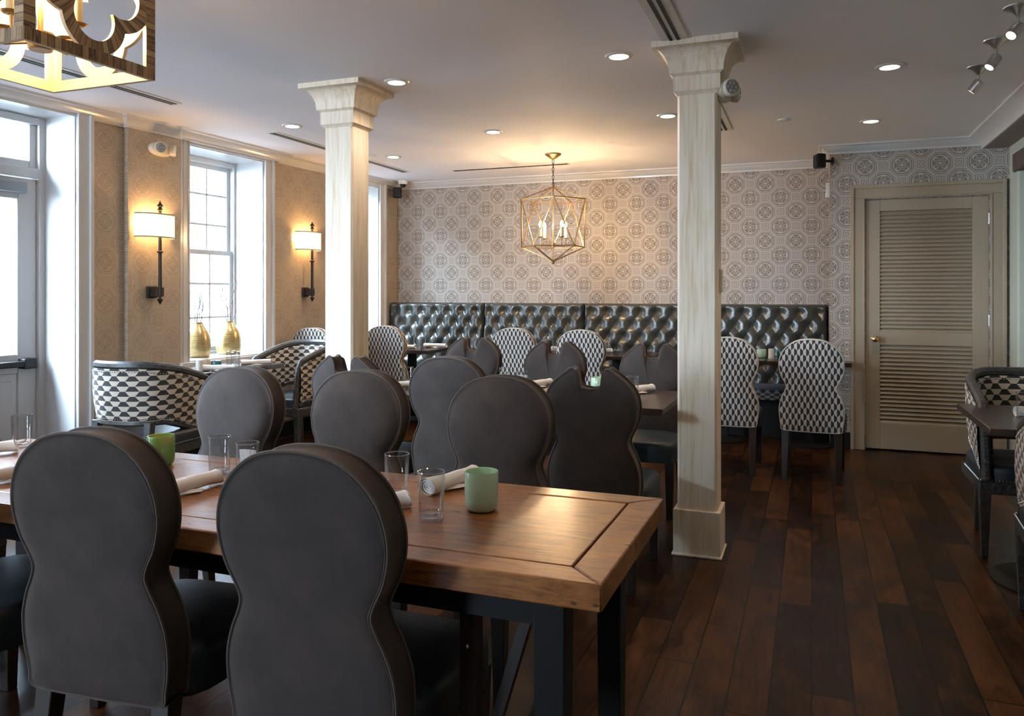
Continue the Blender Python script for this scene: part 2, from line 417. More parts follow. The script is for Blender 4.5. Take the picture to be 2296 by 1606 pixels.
# ---- crown moulding
CR = [(0, 2.545), (.012, 2.545), (.014, 2.56), (.03, 2.568), (.052, 2.585), (.066, 2.602), (.085, 2.606), (.088, CEIL), (0, CEIL)]
def crown(name, pts, z=0, closed=False):
    """pts: corner points on the wall face, the room lies on the right of the run"""
    st = []; P = [Vector(p) for p in pts]
    for i, p in enumerate(P):
        ns = []
        if i: d = (P[i]-P[i-1]).normalized(); ns.append(Vector((d.y, -d.x)))
        if i < len(P)-1: d = (P[i+1]-P[i]).normalized(); ns.append(Vector((d.y, -d.x)))
        n = sum(ns, Vector((0, 0))); n = n/ n.dot(ns[0]) if len(ns) == 2 else n
        st.append((p.x, p.y, n.x, n.y))
    b = MB(); b.sweep([(o, zz+z) for o, zz in CR], st); return struct(b.build(name, M['crown']))
l2 = lambda k, o=0: lwp(k, o)[:2]
crown('trim_2', [l2(-7), l2(.27), l2(.27, .04), l2(.765, .04), l2(.765, .055), l2(1.915, .055), l2(1.915), (-4.555, BACK), (JOG, BACK), (JOG, DW), (1.31, DW)])
b = MB(); CRr = [(0, 2.52), (-.012, 2.52), (-.016, 2.545), (-.04, 2.57), (-.075, 2.59), (-.10, 2.602), (-.115, 2.606), (-.118, CEIL), (0, CEIL)]
b.sweep(CRr, [(1.31, -3.2, 1, 0), (1.31, DW, 1, 0)]); struct(b.build('trim_3', M['crown']))

# ---- casings, reveals, stools of the windows, sashes
def casing(name, k0, k1, z0, z1, w=.115, off=.0):
    b = MB(); T = LWm(0, off)
    def leg(ka, kb):
        b.b2((0, ka, 0 if z0 == 0 else z0-.02), (.022, kb, z1+.05), T)
    leg(k0-w, k0); leg(k1, k1+w); b.b2((0, k0, z1), (.022, k1, z1+.05), T)
    for e in (k0-w, k1+w-.028): b.b2((0, e, 0 if z0 == 0 else z0-.02), (.040, e+.028, z1+.05), T)
    for e in (k0-.014, k1): b.b2((0, e, 0 if z0 == 0 else z0-.02), (.030, e+.014, z1+.05), T)
    # painted reveals
    b.b2((-TH, k0-.001, z0), (0, k0+.006, z1), T); b.b2((-TH, k1-.006, z0), (0, k1+.001, z1), T); b.b2((-TH, k0, z1-.006), (0, k1, z1), T)
    if z0 > 0:
        b.b2((-TH, k0, z0-.03), (.05, k1, z0+.004), T); b.b2((.0, k0-w, z0-.045), (.07, k1+w, z0-.008), T); b.b2((0, k0-w, z0-.12), (.02, k1+w, z0-.045), T)
    return struct(b.build(name, M['white'], bev=.004))
casing('trim_4', *openings[2]); casing('trim_5', *openings[3]); casing('trim_6', *openings[1]); casing('trim_7', *openings[0])
def sash_window(name, k0, k1, z0, z1, off=-.36):
    r = bpy.data.objects.new(name, None); COL.objects.link(r); r['kind'] = 'structure'
    zm = 1.70
    b = MB(); T = LWm(0, off)
    b.b2((-.04, k0, z0), (.05, k0+.03, z1), T); b.b2((-.04, k1-.03, z0), (.05, k1, z1), T); b.b2((-.038, k0+.03, z1-.05), (.048, k1-.03, z1), T); b.b2((-.038, k0+.03, z0), (.048, k1-.03, z0+.03), T)
    b.build('window_frame', M['white'], r, bev=.003)
    for nm, a, c, dx in (('upper_sash', zm-.02, z1-.05, -.015), ('lower_sash', z0+.03, zm+.02, .02)):
        b = MB(); A, B = k0+.03, k1-.03
        b.b2((dx-.014, A, a), (dx+.014, A+.04, c), T); b.b2((dx-.014, B-.04, a), (dx+.014, B, c), T); b.b2((dx-.014, A+.04, a), (dx+.014, B-.04, a+.04), T); b.b2((dx-.014, A+.04, c-.04), (dx+.014, B-.04, c), T)
        for q in (1, 2):
            kk = A+(B-A)*q/3; b.b2((dx-.008, kk-.008, a), (dx+.008, kk+.008, c), T); zz = a+(c-a)*q/3; b.b2((dx-.008, A, zz-.008), (dx+.008, B, zz+.008), T)
        s = b.build(nm, M['white'], r)
        g = MB(); g.b2((dx-.002, A+.02, a+.02), (dx+.002, B-.02, c-.02), T); g.build('glass_pane', M['pane'], s)
    return r
sash_window('window_1', *openings[2]); sash_window('window_2', *openings[3]); sash_window('window_3', *openings[0])

# ---- entry door with glass and transom
r = bpy.data.objects.new('door_1', None); COL.objects.link(r); r['kind'] = 'structure'
T = LWm(0, -.34); k0, k1 = -1.16, -.12; b = MB()
b.b2((-.05, k0, 0), (.05, k0+.05, 2.56), T); b.b2((-.05, k1-.05, 0), (.05, k1, 2.56), T); b.b2((-.048, k0+.05, 2.13), (.048, k1-.05, 2.20), T); b.b2((-.048, k0+.05, 2.50), (.048, k1-.05, 2.55), T)
b.b2((-.02, k0+.05, 2.20), (.02, k0+.10, 2.5), T); b.b2((-.02, k1-.10, 2.20), (.02, k1-.05, 2.5), T); b.b2((-.018, k0+.10, 2.20), (.018, k1-.10, 2.25), T)
b.build('door_frame', M['white'], r, bev=.004)
b = MB(); D0, D1 = k0+.052, k1-.052
b.b2((-.022, D0, .01), (.022, D0+.13, 2.125), T); b.b2((-.022, D1-.13, .01), (.022, D1, 2.125), T)
for a, c in ((.01, .22), (.80, .93), (1.98, 2.125)): b.b2((-.022, D0+.13, a), (.022, D1-.13, c), T)
b.b2((-.012, D0+.13, .22), (.012, D1-.13, .80), T); b.b2((-.018, D0+.17, .27), (.018, D1-.17, .75), T)
for a, c, e, f in ((D0+.12, D0+.14, .92, 1.99), (D1-.14, D1-.12, .92, 1.99)): b.b2((-.028, a, e), (.028, c, f), T)
s = b.build('door_leaf', M['white'], r, bev=.005)
g = MB(); g.b2((-.004, D0+.13, .93), (.004, D1-.13, 1.98), T); g.build('glass_pane', M['pane'], s)
g = MB(); g.b2((-.004, k0+.1, 2.25), (.004, k1-.1, 2.5), T); g.build('transom_pane', M['pane'], r)
b = MB(); b.b2((.05, D0+.1, .845), (.085, D1-.10, .885), T); b.b2((.02, D1-.13, .83), (.09, D1-.04, .90), T); b.b2((.02, D0+.02, .83), (.09, D0+.11, .90), T)
b.build('push_bar', M['black'], s, bev=.006)
b = MB(); b.b2((.022, D1-.42, 2.02), (.075, D1-.1, 2.09), T); b.tube([T @ Vector((.06, D1-.36, 2.10)), T @ Vector((.13, D1-.55, 2.12)), T @ Vector((.06, D1-.75, 2.14))], .01, 6)
b.build('door_closer', mat('grey_metal', (.30, .33, .35), .4, .3), s, bev=.004)

# ---- louvred door on the right
r = bpy.data.objects.new('door_2', None); COL.objects.link(r); r['kind'] = 'structure'
x0, x1 = .43, 1.351; yf = DW
b = MB()
for a, c in ((x0-.11, x0-.012), (x1+.012, x1+.11)): b.b2((a, yf-.024, 0), (c, yf, 2.152))
b.b2((x0-.11, yf-.024, 2.152), (x1+.11, yf, 2.25))
for a, c in ((x0-.118, x0-.09), (x1+.09, x1+.118)): b.b2((a, yf-.042, 0), (c, yf+.001, 2.266))
b.b2((x0-.09, yf-.041, 2.234), (x1+.09, yf+.001, 2.266))
for a, c in ((x0-.02, x0-.006), (x1+.006, x1+.02)): b.b2((a, yf-.032, 0), (c, yf+.12, 2.146))
b.b2((x0-.02, yf-.032, 2.146), (x1+.02, yf+.12, 2.16))
b.build('door_frame', M['greige'], r, bev=.004)
b = MB(); y0, y1 = yf+.012, yf+.05; LX0, LX1 = x0+.115, x1-.115
b.b2((x0, y0, .012), (LX0, y1, 2.138)); b.b2((LX1, y0, .012), (x1, y1, 2.138))
for a, c in ((.012, .235), (.90, 1.01), (2.04, 2.138)): b.b2((LX0, y0, a), (LX1, y1, c))
s = b.build('door_leaf', M['greige'], r, bev=.003)
for a, c, nn in ((.235, .90, 19), (1.01, 2.04, 30)):
    b = MB(); h = (c-a)/nn
    for i in range(nn): b.box((0, 0, 0), (LX1-LX0+.004, .046, .007), Tm(((LX0+LX1)/2, yf+.032, a+h*(i+.5)), rx=math.radians(48)))
    b.b2((LX0, yf+.052, a), (LX1, yf+.056, c)); b.build('louvre_panel', M['greige'], s)
b = MB(); b.lathe([(.0, 0), (.028, 0), (.028, .006), (.012, .012), (.011, .03), (.024, .042), (.029, .055), (.024, .068), (.008, .075), (0, .075)], T=Tm((x0+.075, yf+.012, .95), rx=PI/2), seg=20); b.build('door_knob', M['brass'], s)
for z in (.3, 1.12, 1.95):
    b = MB(); b.lathe([(.0, -.045), (.009, -.045), (.009, .045), (0, .045)], (x1+.003, yf+.004, z), 10); b.b2((x1-.012, yf+.006, z-.045), (x1+.018, yf+.012, z+.045)); b.build('hinge', M['steel'], r)
# baseboards
b = MB(); b.b2((JOG, DW-.016, 0), (x0-.12, DW, .14)); b.b2((-4.56, BACK-.02, 0), (JOG, BACK, .14)); struct(b.build('baseboard_back', M['black'], bev=.003))
b = MB(); T = LWm(0)
for a, c in ((L0, -3.8), (-.0, .27), (.27, K1)): b.b2((0, a, 0), (.016 if a < .2 else .056, c, .14), T)
struct(b.build('baseboard_left', M['black'], bev=.003))

# ---- columns
def make_column():
    r = thing('column', 'whitewashed oak column nearest, with emergency light near its top', 'column', (-.547, 4.16, 0), group='whitewashed oak columns')
    b = MB(); w = .10; c = .012
    b.prism([(-w+c, -w), (w-c, -w), (w, -w+c), (w, w-c), (w-c, w), (-w+c, w), (-w, w-c), (-w, -w+c)], .23, 2.36); b.b2((-.093, -.093, .2), (.093, .093, 2.45)); b.build('shaft', M['oak'], r)
    b = MB(); b.b2((-.118, -.118, .0), (.118, .118, .235)); b.b2((-.126, -.126, .0), (.126, .126, .012)); b.build('plinth', M['oak'], r, bev=.003)
    b = MB(); pr = [(.1, 2.36), (.112, 2.375), (.118, 2.38), (.118, 2.455), (.126, 2.462), (.135, 2.468)]
    for i in range(9): a = PI/2*i/8; pr.append((.135+.068*(1-math.cos(a)), 2.470+.118*math.sin(a)))
    pr += [(.213, 2.590), (.213, 2.62)]
    n = len(pr); vs = [(sx*o, sy*o, z) for o, z in pr for sx, sy in ((-1,-1), (1,-1), (1,1), (-1,1))]
    b.add(vs, [(j*4+i, j*4+(i+1) % 4, (j+1)*4+(i+1) % 4, (j+1)*4+i) for j in range(n-1) for i in range(4)]+[(0,3,2,1), tuple((n-1)*4+i for i in range(4))]); b.build('capital', M['oak'], r, smooth=25)
    return r
col = make_column(); dup(col, (-2.71, 4.185, 0), 0, 'whitewashed oak column on the left, between window and pendant')

# ---- emergency lights, speakers, camera, outlet, grille, strobe
def led_face(b, c, r, T): 
    b.lathe([(0, .0), (r, 0), (r, .006), (r*.9, .008), (0, .008)], c, 24, T)
def make_emerg(label, T0, name='emergency_light'):
    r = thing(name, label, 'emergency light'); r.matrix_world = T0
    # local: +Z out of the wall, +X along it, +Y up
    b = MB(); b.lathe([(0, 0), (.05, .0), (.055, .02), (.05, .045), (.035, .06), (0, .065)], seg=24, sx=2.1, sy=1.0); b.build('housing', M['cream'], r)
    for sx, a in ((-1, -.25), (1, .9)):
        T = Tm((sx*.055, 0, .045), rx=0, ry=a)
        b = MB(); b.lathe([(0, 0), (.036, 0), (.044, .02), (.046, .042), (.04, .048), (0, .046)], seg=20, T=T); h = b.build('lamp_head', M['cream'], r)
        b = MB(); b.lathe([(0, .046), (.037, .047), (.037, .051), (0, .052)], seg=20, T=T)
        for q in range(6): b.sphere((.022*math.cos(q*PI/3), .022*math.sin(q*PI/3), .052), .009, 8, 4, .5, T)
        b.sphere((0, 0, .052), .009, 8, 4, .5, T); b.build('lens', M['lens'], h)
    return r
make_emerg('cream twin-head emergency light on the papered wall above a sconce', LWm(.55, .04, 2.43) @ Matrix.Rotation(PI/2, 4, 'Y') @ Matrix.Rotation(PI/2, 4, 'Z'))
make_emerg('cream twin-head emergency light on the nearest column', Matrix.Translation((-.447, 4.16, 2.385)) @ Matrix.Rotation(PI/2, 4, 'Y') @ Matrix.Rotation(-PI/2, 4, 'Z'))
def make_speaker(loc, rz, label):
    r = thing('wall_speaker', label, 'speaker', loc, rz, 'small black wall speakers')
    b = MB(); b.prism([(-.05, -.045), (.05, -.045), (.045, .0), (.028, .035), (-.028, .035), (-.045, 0)], -.06, .06); b.build('cabinet', M['black'], r, bev=.008)
    b = MB(); b.b2((-.044, -.052, -.052), (.044, -.046, .052)); b.build('speaker_grille', M['grille'], r, bev=.003)
    b = MB(); b.tube([(0, .03, 0), (0, .10, 0)], .012, 8); b.b2((-.02, .095, -.03), (.02, .105, .03)); b.build('bracket', M['black'], r)
make_speaker((-4.44, 7.90, 2.49), math.radians(25), 'small black speaker in the back left corner below the dome camera')
make_speaker((.075, 7.24, 2.48), math.radians(-70), 'small black speaker where the back wall steps out near the door')
r = thing('dome_camera', 'small white dome security camera in the back left ceiling corner', 'security camera', (-4.36, 7.88, CEIL))
b = MB(); b.lathe([(0, 0), (.055, 0), (.055, -.03), (.045, -.04), (0, -.042)], seg=24); b.build('base', M['plastic'], r)
b = MB(); b.lathe([(.036, -.036), (.035, -.055), (.022, -.072), (0, -.077)], seg=20); b.build('dome', M['grille'], r)
r = thing('strobe_alarm', 'small white alarm strobe on the step of the wall beside the door', 'alarm', (.15, 7.21, 2.24))
r.location = (.15, 7.40, 2.24)
b = MB(); b.b2((-.035, -.045, -.065), (0, .045, .065)); b.build('plate', M['plastic'], r, bev=.005); b = MB(); b.sphere((-.04, -.005, 0), .02, 12, 8); b.build('strobe_lens', M['lens'], r)
r = thing('wall_outlet', 'white electrical outlet low on the wall between sconce and floor', 'outlet', lwp(2.283, .0, .415)); r.rotation_euler = (0, 0, LANG)
b = MB(); b.b2((0, -.036, -.058), (.006, .036, .058)); b.build('cover_plate', M['plastic'], r, bev=.002)
for z in (-.026, .026):
    b = MB(); b.b2((.005, -.016, z-.014), (.009, .016, z+.014)); q = b.build('socket', M['plastic'], r, bev=.002)
    b = MB(); b.b2((.0085, -.009, z-.004), (.0095, -.005, z+.007)); b.b2((.0085, .005, z-.004), (.0095, .009, z+.007)); b.build('slot', M['grille'], q)
r = thing('return_grille', 'small beige ribbed grille on the side of the nearest column', 'grille', (-.447, 4.20, 1.41))
b = MB(); b.b2((0, -.05, -.06), (.006, .05, .06)); b.build('plate', M['cream'], r)
b = MB()
for i in range(12): b.b2((.006, -.045, -.055+i*.0095), (.014, .045, -.051+i*.0095))
b.build('ribs', M['cream'], r)

# ---- recessed downlights
def make_down():
    r = thing('recessed_downlight', '', 'ceiling light', (0, 0, 0), group='round recessed ceiling lights')
    b = MB(); b.lathe([(.052, -.004), (.052, -.008), (.07, -.007), (.078, 0), (.052, 0)], seg=32); b.build('trim_ring', M['plastic'], r)
    b = MB(); b.lathe([(0, -.003), (.053, -.003), (.053, -.001), (0, -.001)], seg=32); b.build('lit_lens', M['led'], r)
    return r
dl = None
for x, y, lab in ((-2.34, 4.15, 'recessed ceiling light right of the left column capital'), (-.966, 4.12, 'recessed ceiling light left of the nearest column capital'),
    (-3.70, 4.96, 'recessed ceiling light between the window wall and the left column'), (-2.35, 5.71, 'recessed ceiling light in front of the geometric pendant'),
    (-.966, 5.64, 'recessed ceiling light half hidden by the shaft of the nearest column'), (.41, 4.86, 'recessed ceiling light nearest the spotlights'),
    (.41, 6.356, 'recessed ceiling light in front of the louvred door'), (-3.66, 6.43, 'recessed ceiling light just right of the left column shaft, farthest back'),
    (-2.34, 2.6, 'added recessed ceiling light beyond the carved lantern, above the frame'), (-.966, 2.6, 'added recessed ceiling light over the far right of the farm table, above the frame'),  # from here on: unseen lamps continuing the grid, added to light the foreground
    (.41, 3.3, 'added recessed ceiling light over the open floor, above the frame'), (-.966, 1.1, 'added recessed ceiling light over the right foreground chair, above the frame'),
    (.41, 1.6, 'added recessed ceiling light right of the farm table, above the frame'), (-.966, -.5, 'added recessed ceiling light behind the camera, middle of its row'),
    (-2.34, -.5, 'added recessed ceiling light behind the camera, nearest the window wall'), (.41, -.5, 'added recessed ceiling light behind the camera, nearest the right wall')):
    if dl is None: dl = make_down(); dl.location = (x, y, CEIL); dl['label'] = lab
    else: dup(dl, (x, y, CEIL), 0, lab)
    L = bpy.data.lights.new('downlight_beam', 'SPOT'); L.energy = DOWNLIGHT_W*(.32 if 'frame' in lab or 'camera' in lab else 1); L.color = (1, .84, .68); L.spot_size = 2.2; L.spot_blend = .9; L.shadow_soft_size = .05
    o = bpy.data.objects.new('downlight_beam', L); COL.objects.link(o); o.location = (x, y, CEIL-.02)
for x, y, lab in ((-3.80, 6.28, 'flat white sprinkler cover just behind the left column shaft'), (-.19, 6.08, 'flat white sprinkler cover between column and right downlights')):
    b = MB(); b.lathe([(0, -.012), (.035, -.012), (.045, -.008), (.045, 0), (0, 0)], seg=24); o = b.build('sprinkler_cover', M['plastic'], loc=(x, y, CEIL)); tag(o, lab, 'sprinkler', 'sprinkler covers')
# ---- slot diffusers
def diffuser(x0, x1, y0, y1, label):
    r = thing('slot_diffuser', label, 'air vent', ((x0+x1)/2, (y0+y1)/2, CEIL), 0, 'linear ceiling air slots')
    a, c = (x1-x0)/2, (y1-y0)/2; lx = a > c
    b = MB(); b.b2((-a, -c, -.005), (a, c, 0)); b.build('vent_frame', M['plastic'], r)
    w = (c if lx else a)
    for q in (-.28, .28):
        b = MB(); lo, hi = (q-.13)*w, (q+.13)*w
        if lx: b.b2((-a+.01, lo, -.0075), (a-.01, hi, -.003))
        else: b.b2((lo, -c+.01, -.0075), (hi, c-.01, -.003))
        b.build('slot', M['grille'], r)
diffuser(-4.06, -3.95, 1.9, 4.10, 'two-slot ceiling air vent behind the carved lantern')
diffuser(-4.06, -3.95, 5.10, 7.3, 'two-slot ceiling air vent along the wall by the second sconce')
diffuser(-.705, -.575, 1.7, 6.30, 'wide two-slot ceiling air vent running over the nearest column')
diffuser(-3.5, -2.24, 7.34, 7.44, 'thin ceiling air vent parallel to the back wall')

# ---- spotlights
def make_spot(loc, az, tilt, label, lit):
    r = thing('spotlight', label, 'spotlight', loc, 0, 'brushed steel ceiling spotlights')
    b = MB(); b.lathe([(0, 0), (.062, 0), (.06, -.005), (.03, -.022), (.012, -.045), (0, -.045)], seg=28); b.build('canopy', M['steel'], r)
    b = MB(); b.tube([(0, 0, -.04), (0, 0, -.085)], .006, 8); b.build('stem', M['steel'], r)
    T = Tm((0, 0, -.09), rz=az) @ Matrix.Rotation(tilt, 4, 'Y')
    b = MB(); b.lathe([(0, .012), (.02, .012), (.026, .005), (.026, -.06), (.022, -.06), (.022, -.052), (0, -.052)], seg=20, T=T); h = b.build('lamp_head', M['steel'], r)
    b = MB(); b.lathe([(0, -.053), (.021, -.053), (.021, -.055), (0, -.055)], seg=20, T=T); b.build('lit_lens', M['spotled'], h)
    L = bpy.data.lights.new('spot_beam', 'SPOT'); L.energy = lit; L.color = (1, .66, .38); L.spot_size = math.radians(36); L.spot_blend = .6; L.shadow_soft_size = .02
    o = bpy.data.objects.new('spot_beam', L); COL.objects.link(o)
    o.matrix_world = Matrix.Translation(loc) @ T @ Matrix.Translation((0, 0, -.062))
make_spot((.88, 5.05, CEIL), math.radians(160), math.radians(-40), 'brushed steel ceiling spotlight farthest from the camera, lens lit', SPOT_W*.4)
make_spot((.87, 4.55, CEIL), math.radians(200), math.radians(-38), 'brushed steel ceiling spotlight in the middle of the three', SPOT_W*.5)
make_spot((.86, 4.05, CEIL), math.radians(215), math.radians(-45), 'brushed steel ceiling spotlight cut by the right edge of the photo', SPOT_W*.5)

# ---- sconces
def make_sconce():
    r = thing('wall_sconce', 'lit wall sconce with cream half-drum shade, on the pier between door and window', 'wall lamp', group='lit wall sconces')
    # local: +X into the room
    b = MB(); b.b2((0, -.045, 1.305), (.02, .045, 1.395)); b.b2((.02, -.035, 1.315), (.095, .035, 1.385)); b.build('wall_mount', M['darkmetal'], r, bev=.004)
    b = MB(); prof = [(0, 1.255), (.006, 1.262), (.022, 1.295), (.006, 1.305), (.012, 1.31), (.014, 1.33), (.0125, 1.5), (.013, 1.64), (.024, 1.645), (.024, 1.652), (.012, 1.66), (.012, 1.75), (.011, 1.93), (.012, 1.955), (.022, 1.96), (.012, 1.975), (.012, 1.985), (.026, 1.99), (.008, 2.012), (0, 2.035)]
    b.lathe(prof, (.09, 0, 0), 10); b.build('stem', M['darkmetal'], r)
    b = MB(); n = 28; pts = [(.015+.115*math.sin(PI*i/n)**.7, -.165*math.cos(PI*i/n)) for i in range(n+1)]
    for z0, z1, mi, g in ((1.757, 1.93, 0, 0),):
        vs = [(x, y, z) for z in (z0, z1) for x, y in pts] + [(x*.97, y*.985, z) for z in (z0, z1) for x, y in pts]; m_ = n+1
        b.add(vs, [(i, i+1, m_+i+1, m_+i) for i in range(n)]+[(2*m_+i+1, 2*m_+i, 3*m_+i, 3*m_+i+1) for i in range(n)])
    sh = b.build('lamp_shade', M['shade'], r)
    b = MB()
    for z in (1.757, 1.928): b.sweep([(0, z-.004), (.002, z-.004), (.002, z+.006), (0, z+.006)], [(x, y, *(Vector((x-.01, y)).normalized())) for x, y in pts])
    b.build('shade_band', M['shadeband'], sh)
    b = MB(); b.sphere((.055, 0, 1.85), .018, 12, 8, 1.5); b.build('bulb', M['shade'], r)
    return r
sc_ = make_sconce(); sc_.location = lwp(.477, .04); sc_.rotation_euler = (0, 0, LANG)
dup(sc_, lwp(2.351, 0), LANG, 'lit wall sconce with cream half-drum shade, between window and left column')
for k, of in ((.477, .04), (2.351, 0)):
    for z, dy in ((1.87, -.06), (1.87, .06)):
        L = bpy.data.lights.new('sconce_bulb', 'POINT'); L.energy = SCONCE_W/2; L.color = (1, .58, .24); L.shadow_soft_size = .015
        o = bpy.data.objects.new('sconce_bulb', L); COL.objects.link(o); p = lwp(k, of+.06, z); o.location = (p[0], p[1]+dy, p[2])

# ---- geometric pendant
PX, PY = -2.217, 6.83
r = thing('geometric_pendant', 'gold wire pendant lamp of triangles with four candle bulbs before the back wall', 'pendant lamp', (PX, PY, 0))
b = MB(); b.lathe([(0, CEIL), (.075, CEIL), (.072, CEIL-.012), (.045, CEIL-.03), (.015, CEIL-.05), (0, CEIL-.052)], seg=28); b.build('canopy', M['gold'], r)
b = MB(); z = CEIL-.05; i = 0
while z > 2.335:
    T = Tm((0, 0, z-.022), rz=(i % 2)*PI/2); pts = [(.009*math.cos(a), 0, .022*math.sin(a)) for a in [2*PI*k/12 for k in range(12)]]
    b.tube(pts, .0028, 6, True, T); z -= .036; i += 1
b.build('chain', M['darkmetal'], r)
top, bot = 2.315, 1.632; zu, zl = 2.195, 1.765; R = .305; a0 = math.radians(-71)
U = [(R*math.cos(a0+2*PI*k/5), R*math.sin(a0+2*PI*k/5), zu) for k in range(5)]; Lw = [(R*math.cos(a0+2*PI*(k+.5)/5), R*math.sin(a0+2*PI*(k+.5)/5), zl) for k in range(5)]
b = MB(); bar = lambda p, q: b.tube([p, q], .0068, 4)
for k in range(5):
    bar((0, 0, top), U[k]); bar(U[k], U[(k+1) % 5]); bar(U[k], Lw[k]); bar(U[k], Lw[k-1]); bar(Lw[k], Lw[(k+1) % 5]); bar(Lw[k], (0, 0, bot))
b.lathe([(0, top+.03), (.008, top+.03), (.012, top), (0, top-.01)], seg=12); b.sphere((0, 0, bot-.012), .014, 12, 8); b.build('cage', M['gold'], r, smooth=20)
b = MB(); b.tube([(0, 0, top), (0, 0, bot)], .005, 6); b.lathe([(0, 1.80), (.02, 1.80), (.02, 1.765), (0, 1.765)], seg=16); b.build('centre_stem', M['gold'], r)
for k in range(4):
    a = math.radians(21+31)+k*PI/2; cx, cy = .14*math.cos(a), .14*math.sin(a)
    b = MB(); b.tube([(0, 0, 1.775), (cx*.9, cy*.9, 1.775), (cx, cy, 1.785), (cx, cy, 1.845)], .004, 6); b.lathe([(0, 1.842), (.022, 1.848), (.024, 1.852), (0, 1.848)], (cx, cy, 0), 16); ar = b.build('candle_arm', M['gold'], r)
    b = MB(); b.lathe([(0, 1.85), (.0135, 1.85), (.0135, 1.94), (0, 1.94)], (cx, cy, 0), 14); b.build('candle_sleeve', M['sleeve'], ar)
    b = MB(); b.lathe([(0, 1.94), (.008, 1.942), (.014, 1.96), (.012, 1.975), (.004, 1.995), (0, 2.0)], (cx, cy, 0), 12); b.build('bulb', M['bulb'], ar)

# ---- carved lantern, near and left
LX, LY, LB, S = -2.10, 1.633, 2.0, .43
r = thing('carved_lantern', 'square wood mosaic lantern with quatrefoil cutouts hanging over the farm table', 'lantern', (LX, LY, LB), 0)
def lantern_panel(T):
    b = MB(); h = S/2; bw = .034; th = .014
    def quad(p, uvs, depth0, depth1):
        # p: four 2D points ccw
        lim = h-th; vs = [(x, depth0, z) for x, z in p]+[(max(-lim, min(lim, x)), depth1, z) for x, z in p]   # mitred corners
        b.add(vs, [(0,1,2,3)], [uvs], 0, T); b.add(vs, [(7,6,5,4)], None, 1, T)
        b.add(vs, [(i, (i+1) % 4, 4+(i+1) % 4, 4+i) for i in range(4)], None, 1, T)
    n = 1
    for (xa, xb, za, zb, hor) in ((-h, h, -h, -h+bw, 1), (-h, h, h-bw, h, 1), (-h, -h+bw, -h+bw, h-bw, 0), (h-bw, h, -h+bw, h-bw, 0)):
        p = [(xa, za), (xb, za), (xb, zb), (xa, zb)]; uv = [((x, z) if hor else (z, x)) for x, z in p]; quad(p, uv, 0, th)
    a = .088; ro, ri = h-bw-a+.012, h-bw-a-.026
    rho = lambda f, rr: (lambda d: a*math.cos(d)+math.sqrt(max(0, rr*rr-(a*math.sin(d))**2)))((f+PI/4) % (PI/2)-PI/4)
    m_ = 96; arc = 0
    for i in range(m_):
        f0, f1 = 2*PI*i/m_, 2*PI*(i+1)/m_
        P = [(rho(f0, ri)*math.cos(f0), rho(f0, ri)*math.sin(f0)), (rho(f0, ro)*math.cos(f0), rho(f0, ro)*math.sin(f0)), (rho(f1, ro)*math.cos(f1), rho(f1, ro)*math.sin(f1)), (rho(f1, ri)*math.cos(f1), rho(f1, ri)*math.sin(f1))]
        da = math.dist(P[1], P[2]); quad(P, [(arc, 0), (arc, .03), (arc+da, .03), (arc+da, 0)], .001, th-.001); arc += da
    return b
for k in range(4):
    T = Matrix.Rotation(k*PI/2, 4, 'Z') @ Matrix.Translation((0, -S/2, S/2))
    lantern_panel(T).build('side_panel', [M['mosaic'], M['lantern_inside']], r, smooth=30)
b = MB(); b.tube([(0, 0, S), (0, 0, CEIL-LB-.02)], .006, 8); b.lathe([(0, CEIL-LB), (.06, CEIL-LB), (.055, CEIL-LB-.02), (0, CEIL-LB-.03)], seg=24); b.tube([(-S/2, 0, S-.01), (S/2, 0, S-.01)], .006, 8); b.tube([(0, -S/2, S-.01), (0, S/2, S-.01)], .006, 8); b.tube([(0, 0, S), (0, 0, .07)], .008, 8); b.build('hanging_rod', M['gold'], r)
b = MB(); b.lathe([(0, .055), (.03, .055), (.033, .06), (.036, .105), (0, .105)], seg=24); b.build('hub', M['gold'], r)
for k in range(4):
    a = math.radians(15)+k*PI/2; cx, cy = .115*math.cos(a), .115*math.sin(a)
    b = MB(); b.tube([(0, 0, .08), (cx, cy, .08), (cx, cy, .12)], .005, 8); b.lathe([(0, .118), (.022, .122), (.028, .128), (0, .124)], (cx, cy, 0), 18); ar = b.build('candle_arm', M['gold'], r)
    b = MB(); b.lathe([(0, .12), (.014, .12), (.0135, .21), (0, .212)], (cx, cy, 0), 16); b.build('candle_sleeve', M['sleeve'], ar)
    b = MB(); b.lathe([(0, .21), (.010, .213), (.019, .235), (.017, .26), (.006, .285), (0, .29)], (cx, cy, 0), 14); b.build('bulb', M['lbulb'], ar)

# ------------------------------------------------------------------ farm table
TX0, TX1, TY0, TY1, TZ = -2.955, -.395, 1.53, 2.24, .76
cx, cy = (TX0+TX1)/2, (TY0+TY1)/2
r = thing('farm_table', 'long farm table of worn warm brown wood with bordered top and black legs', 'table', (cx, cy, 0))
a, c, e = (TX1-TX0)/2, (TY1-TY0)/2, .085; t0 = TZ-.058
def bord(name, pts, z1=TZ):
    b = MB(); b.prism(pts, t0, z1); return b.build(name, M['farmwood'], tt, bev=.004, seg=2)
b = MB(); g = .0025; n = 3
b.b2((-a+e+g, -c+e+g, t0), (a-e-g, c-e-g, TZ-.001)); tt = b.build('tabletop', M['farmwood'], r, bev=.003)
for pts in ([(-a, -c), (a, -c), (a-e, -c+e-g), (-a+e, -c+e-g)], [(-a, c), (-a+e, c-e+g), (a-e, c-e+g), (a, c)]): bord('border_board', pts)
for s in (-1, 1):
    bord('end_board', [(s*a, -c+.002), (s*a, c-.002), (s*(a-e)+s*g, c-e), (s*(a-e)+s*g, -c+e)])
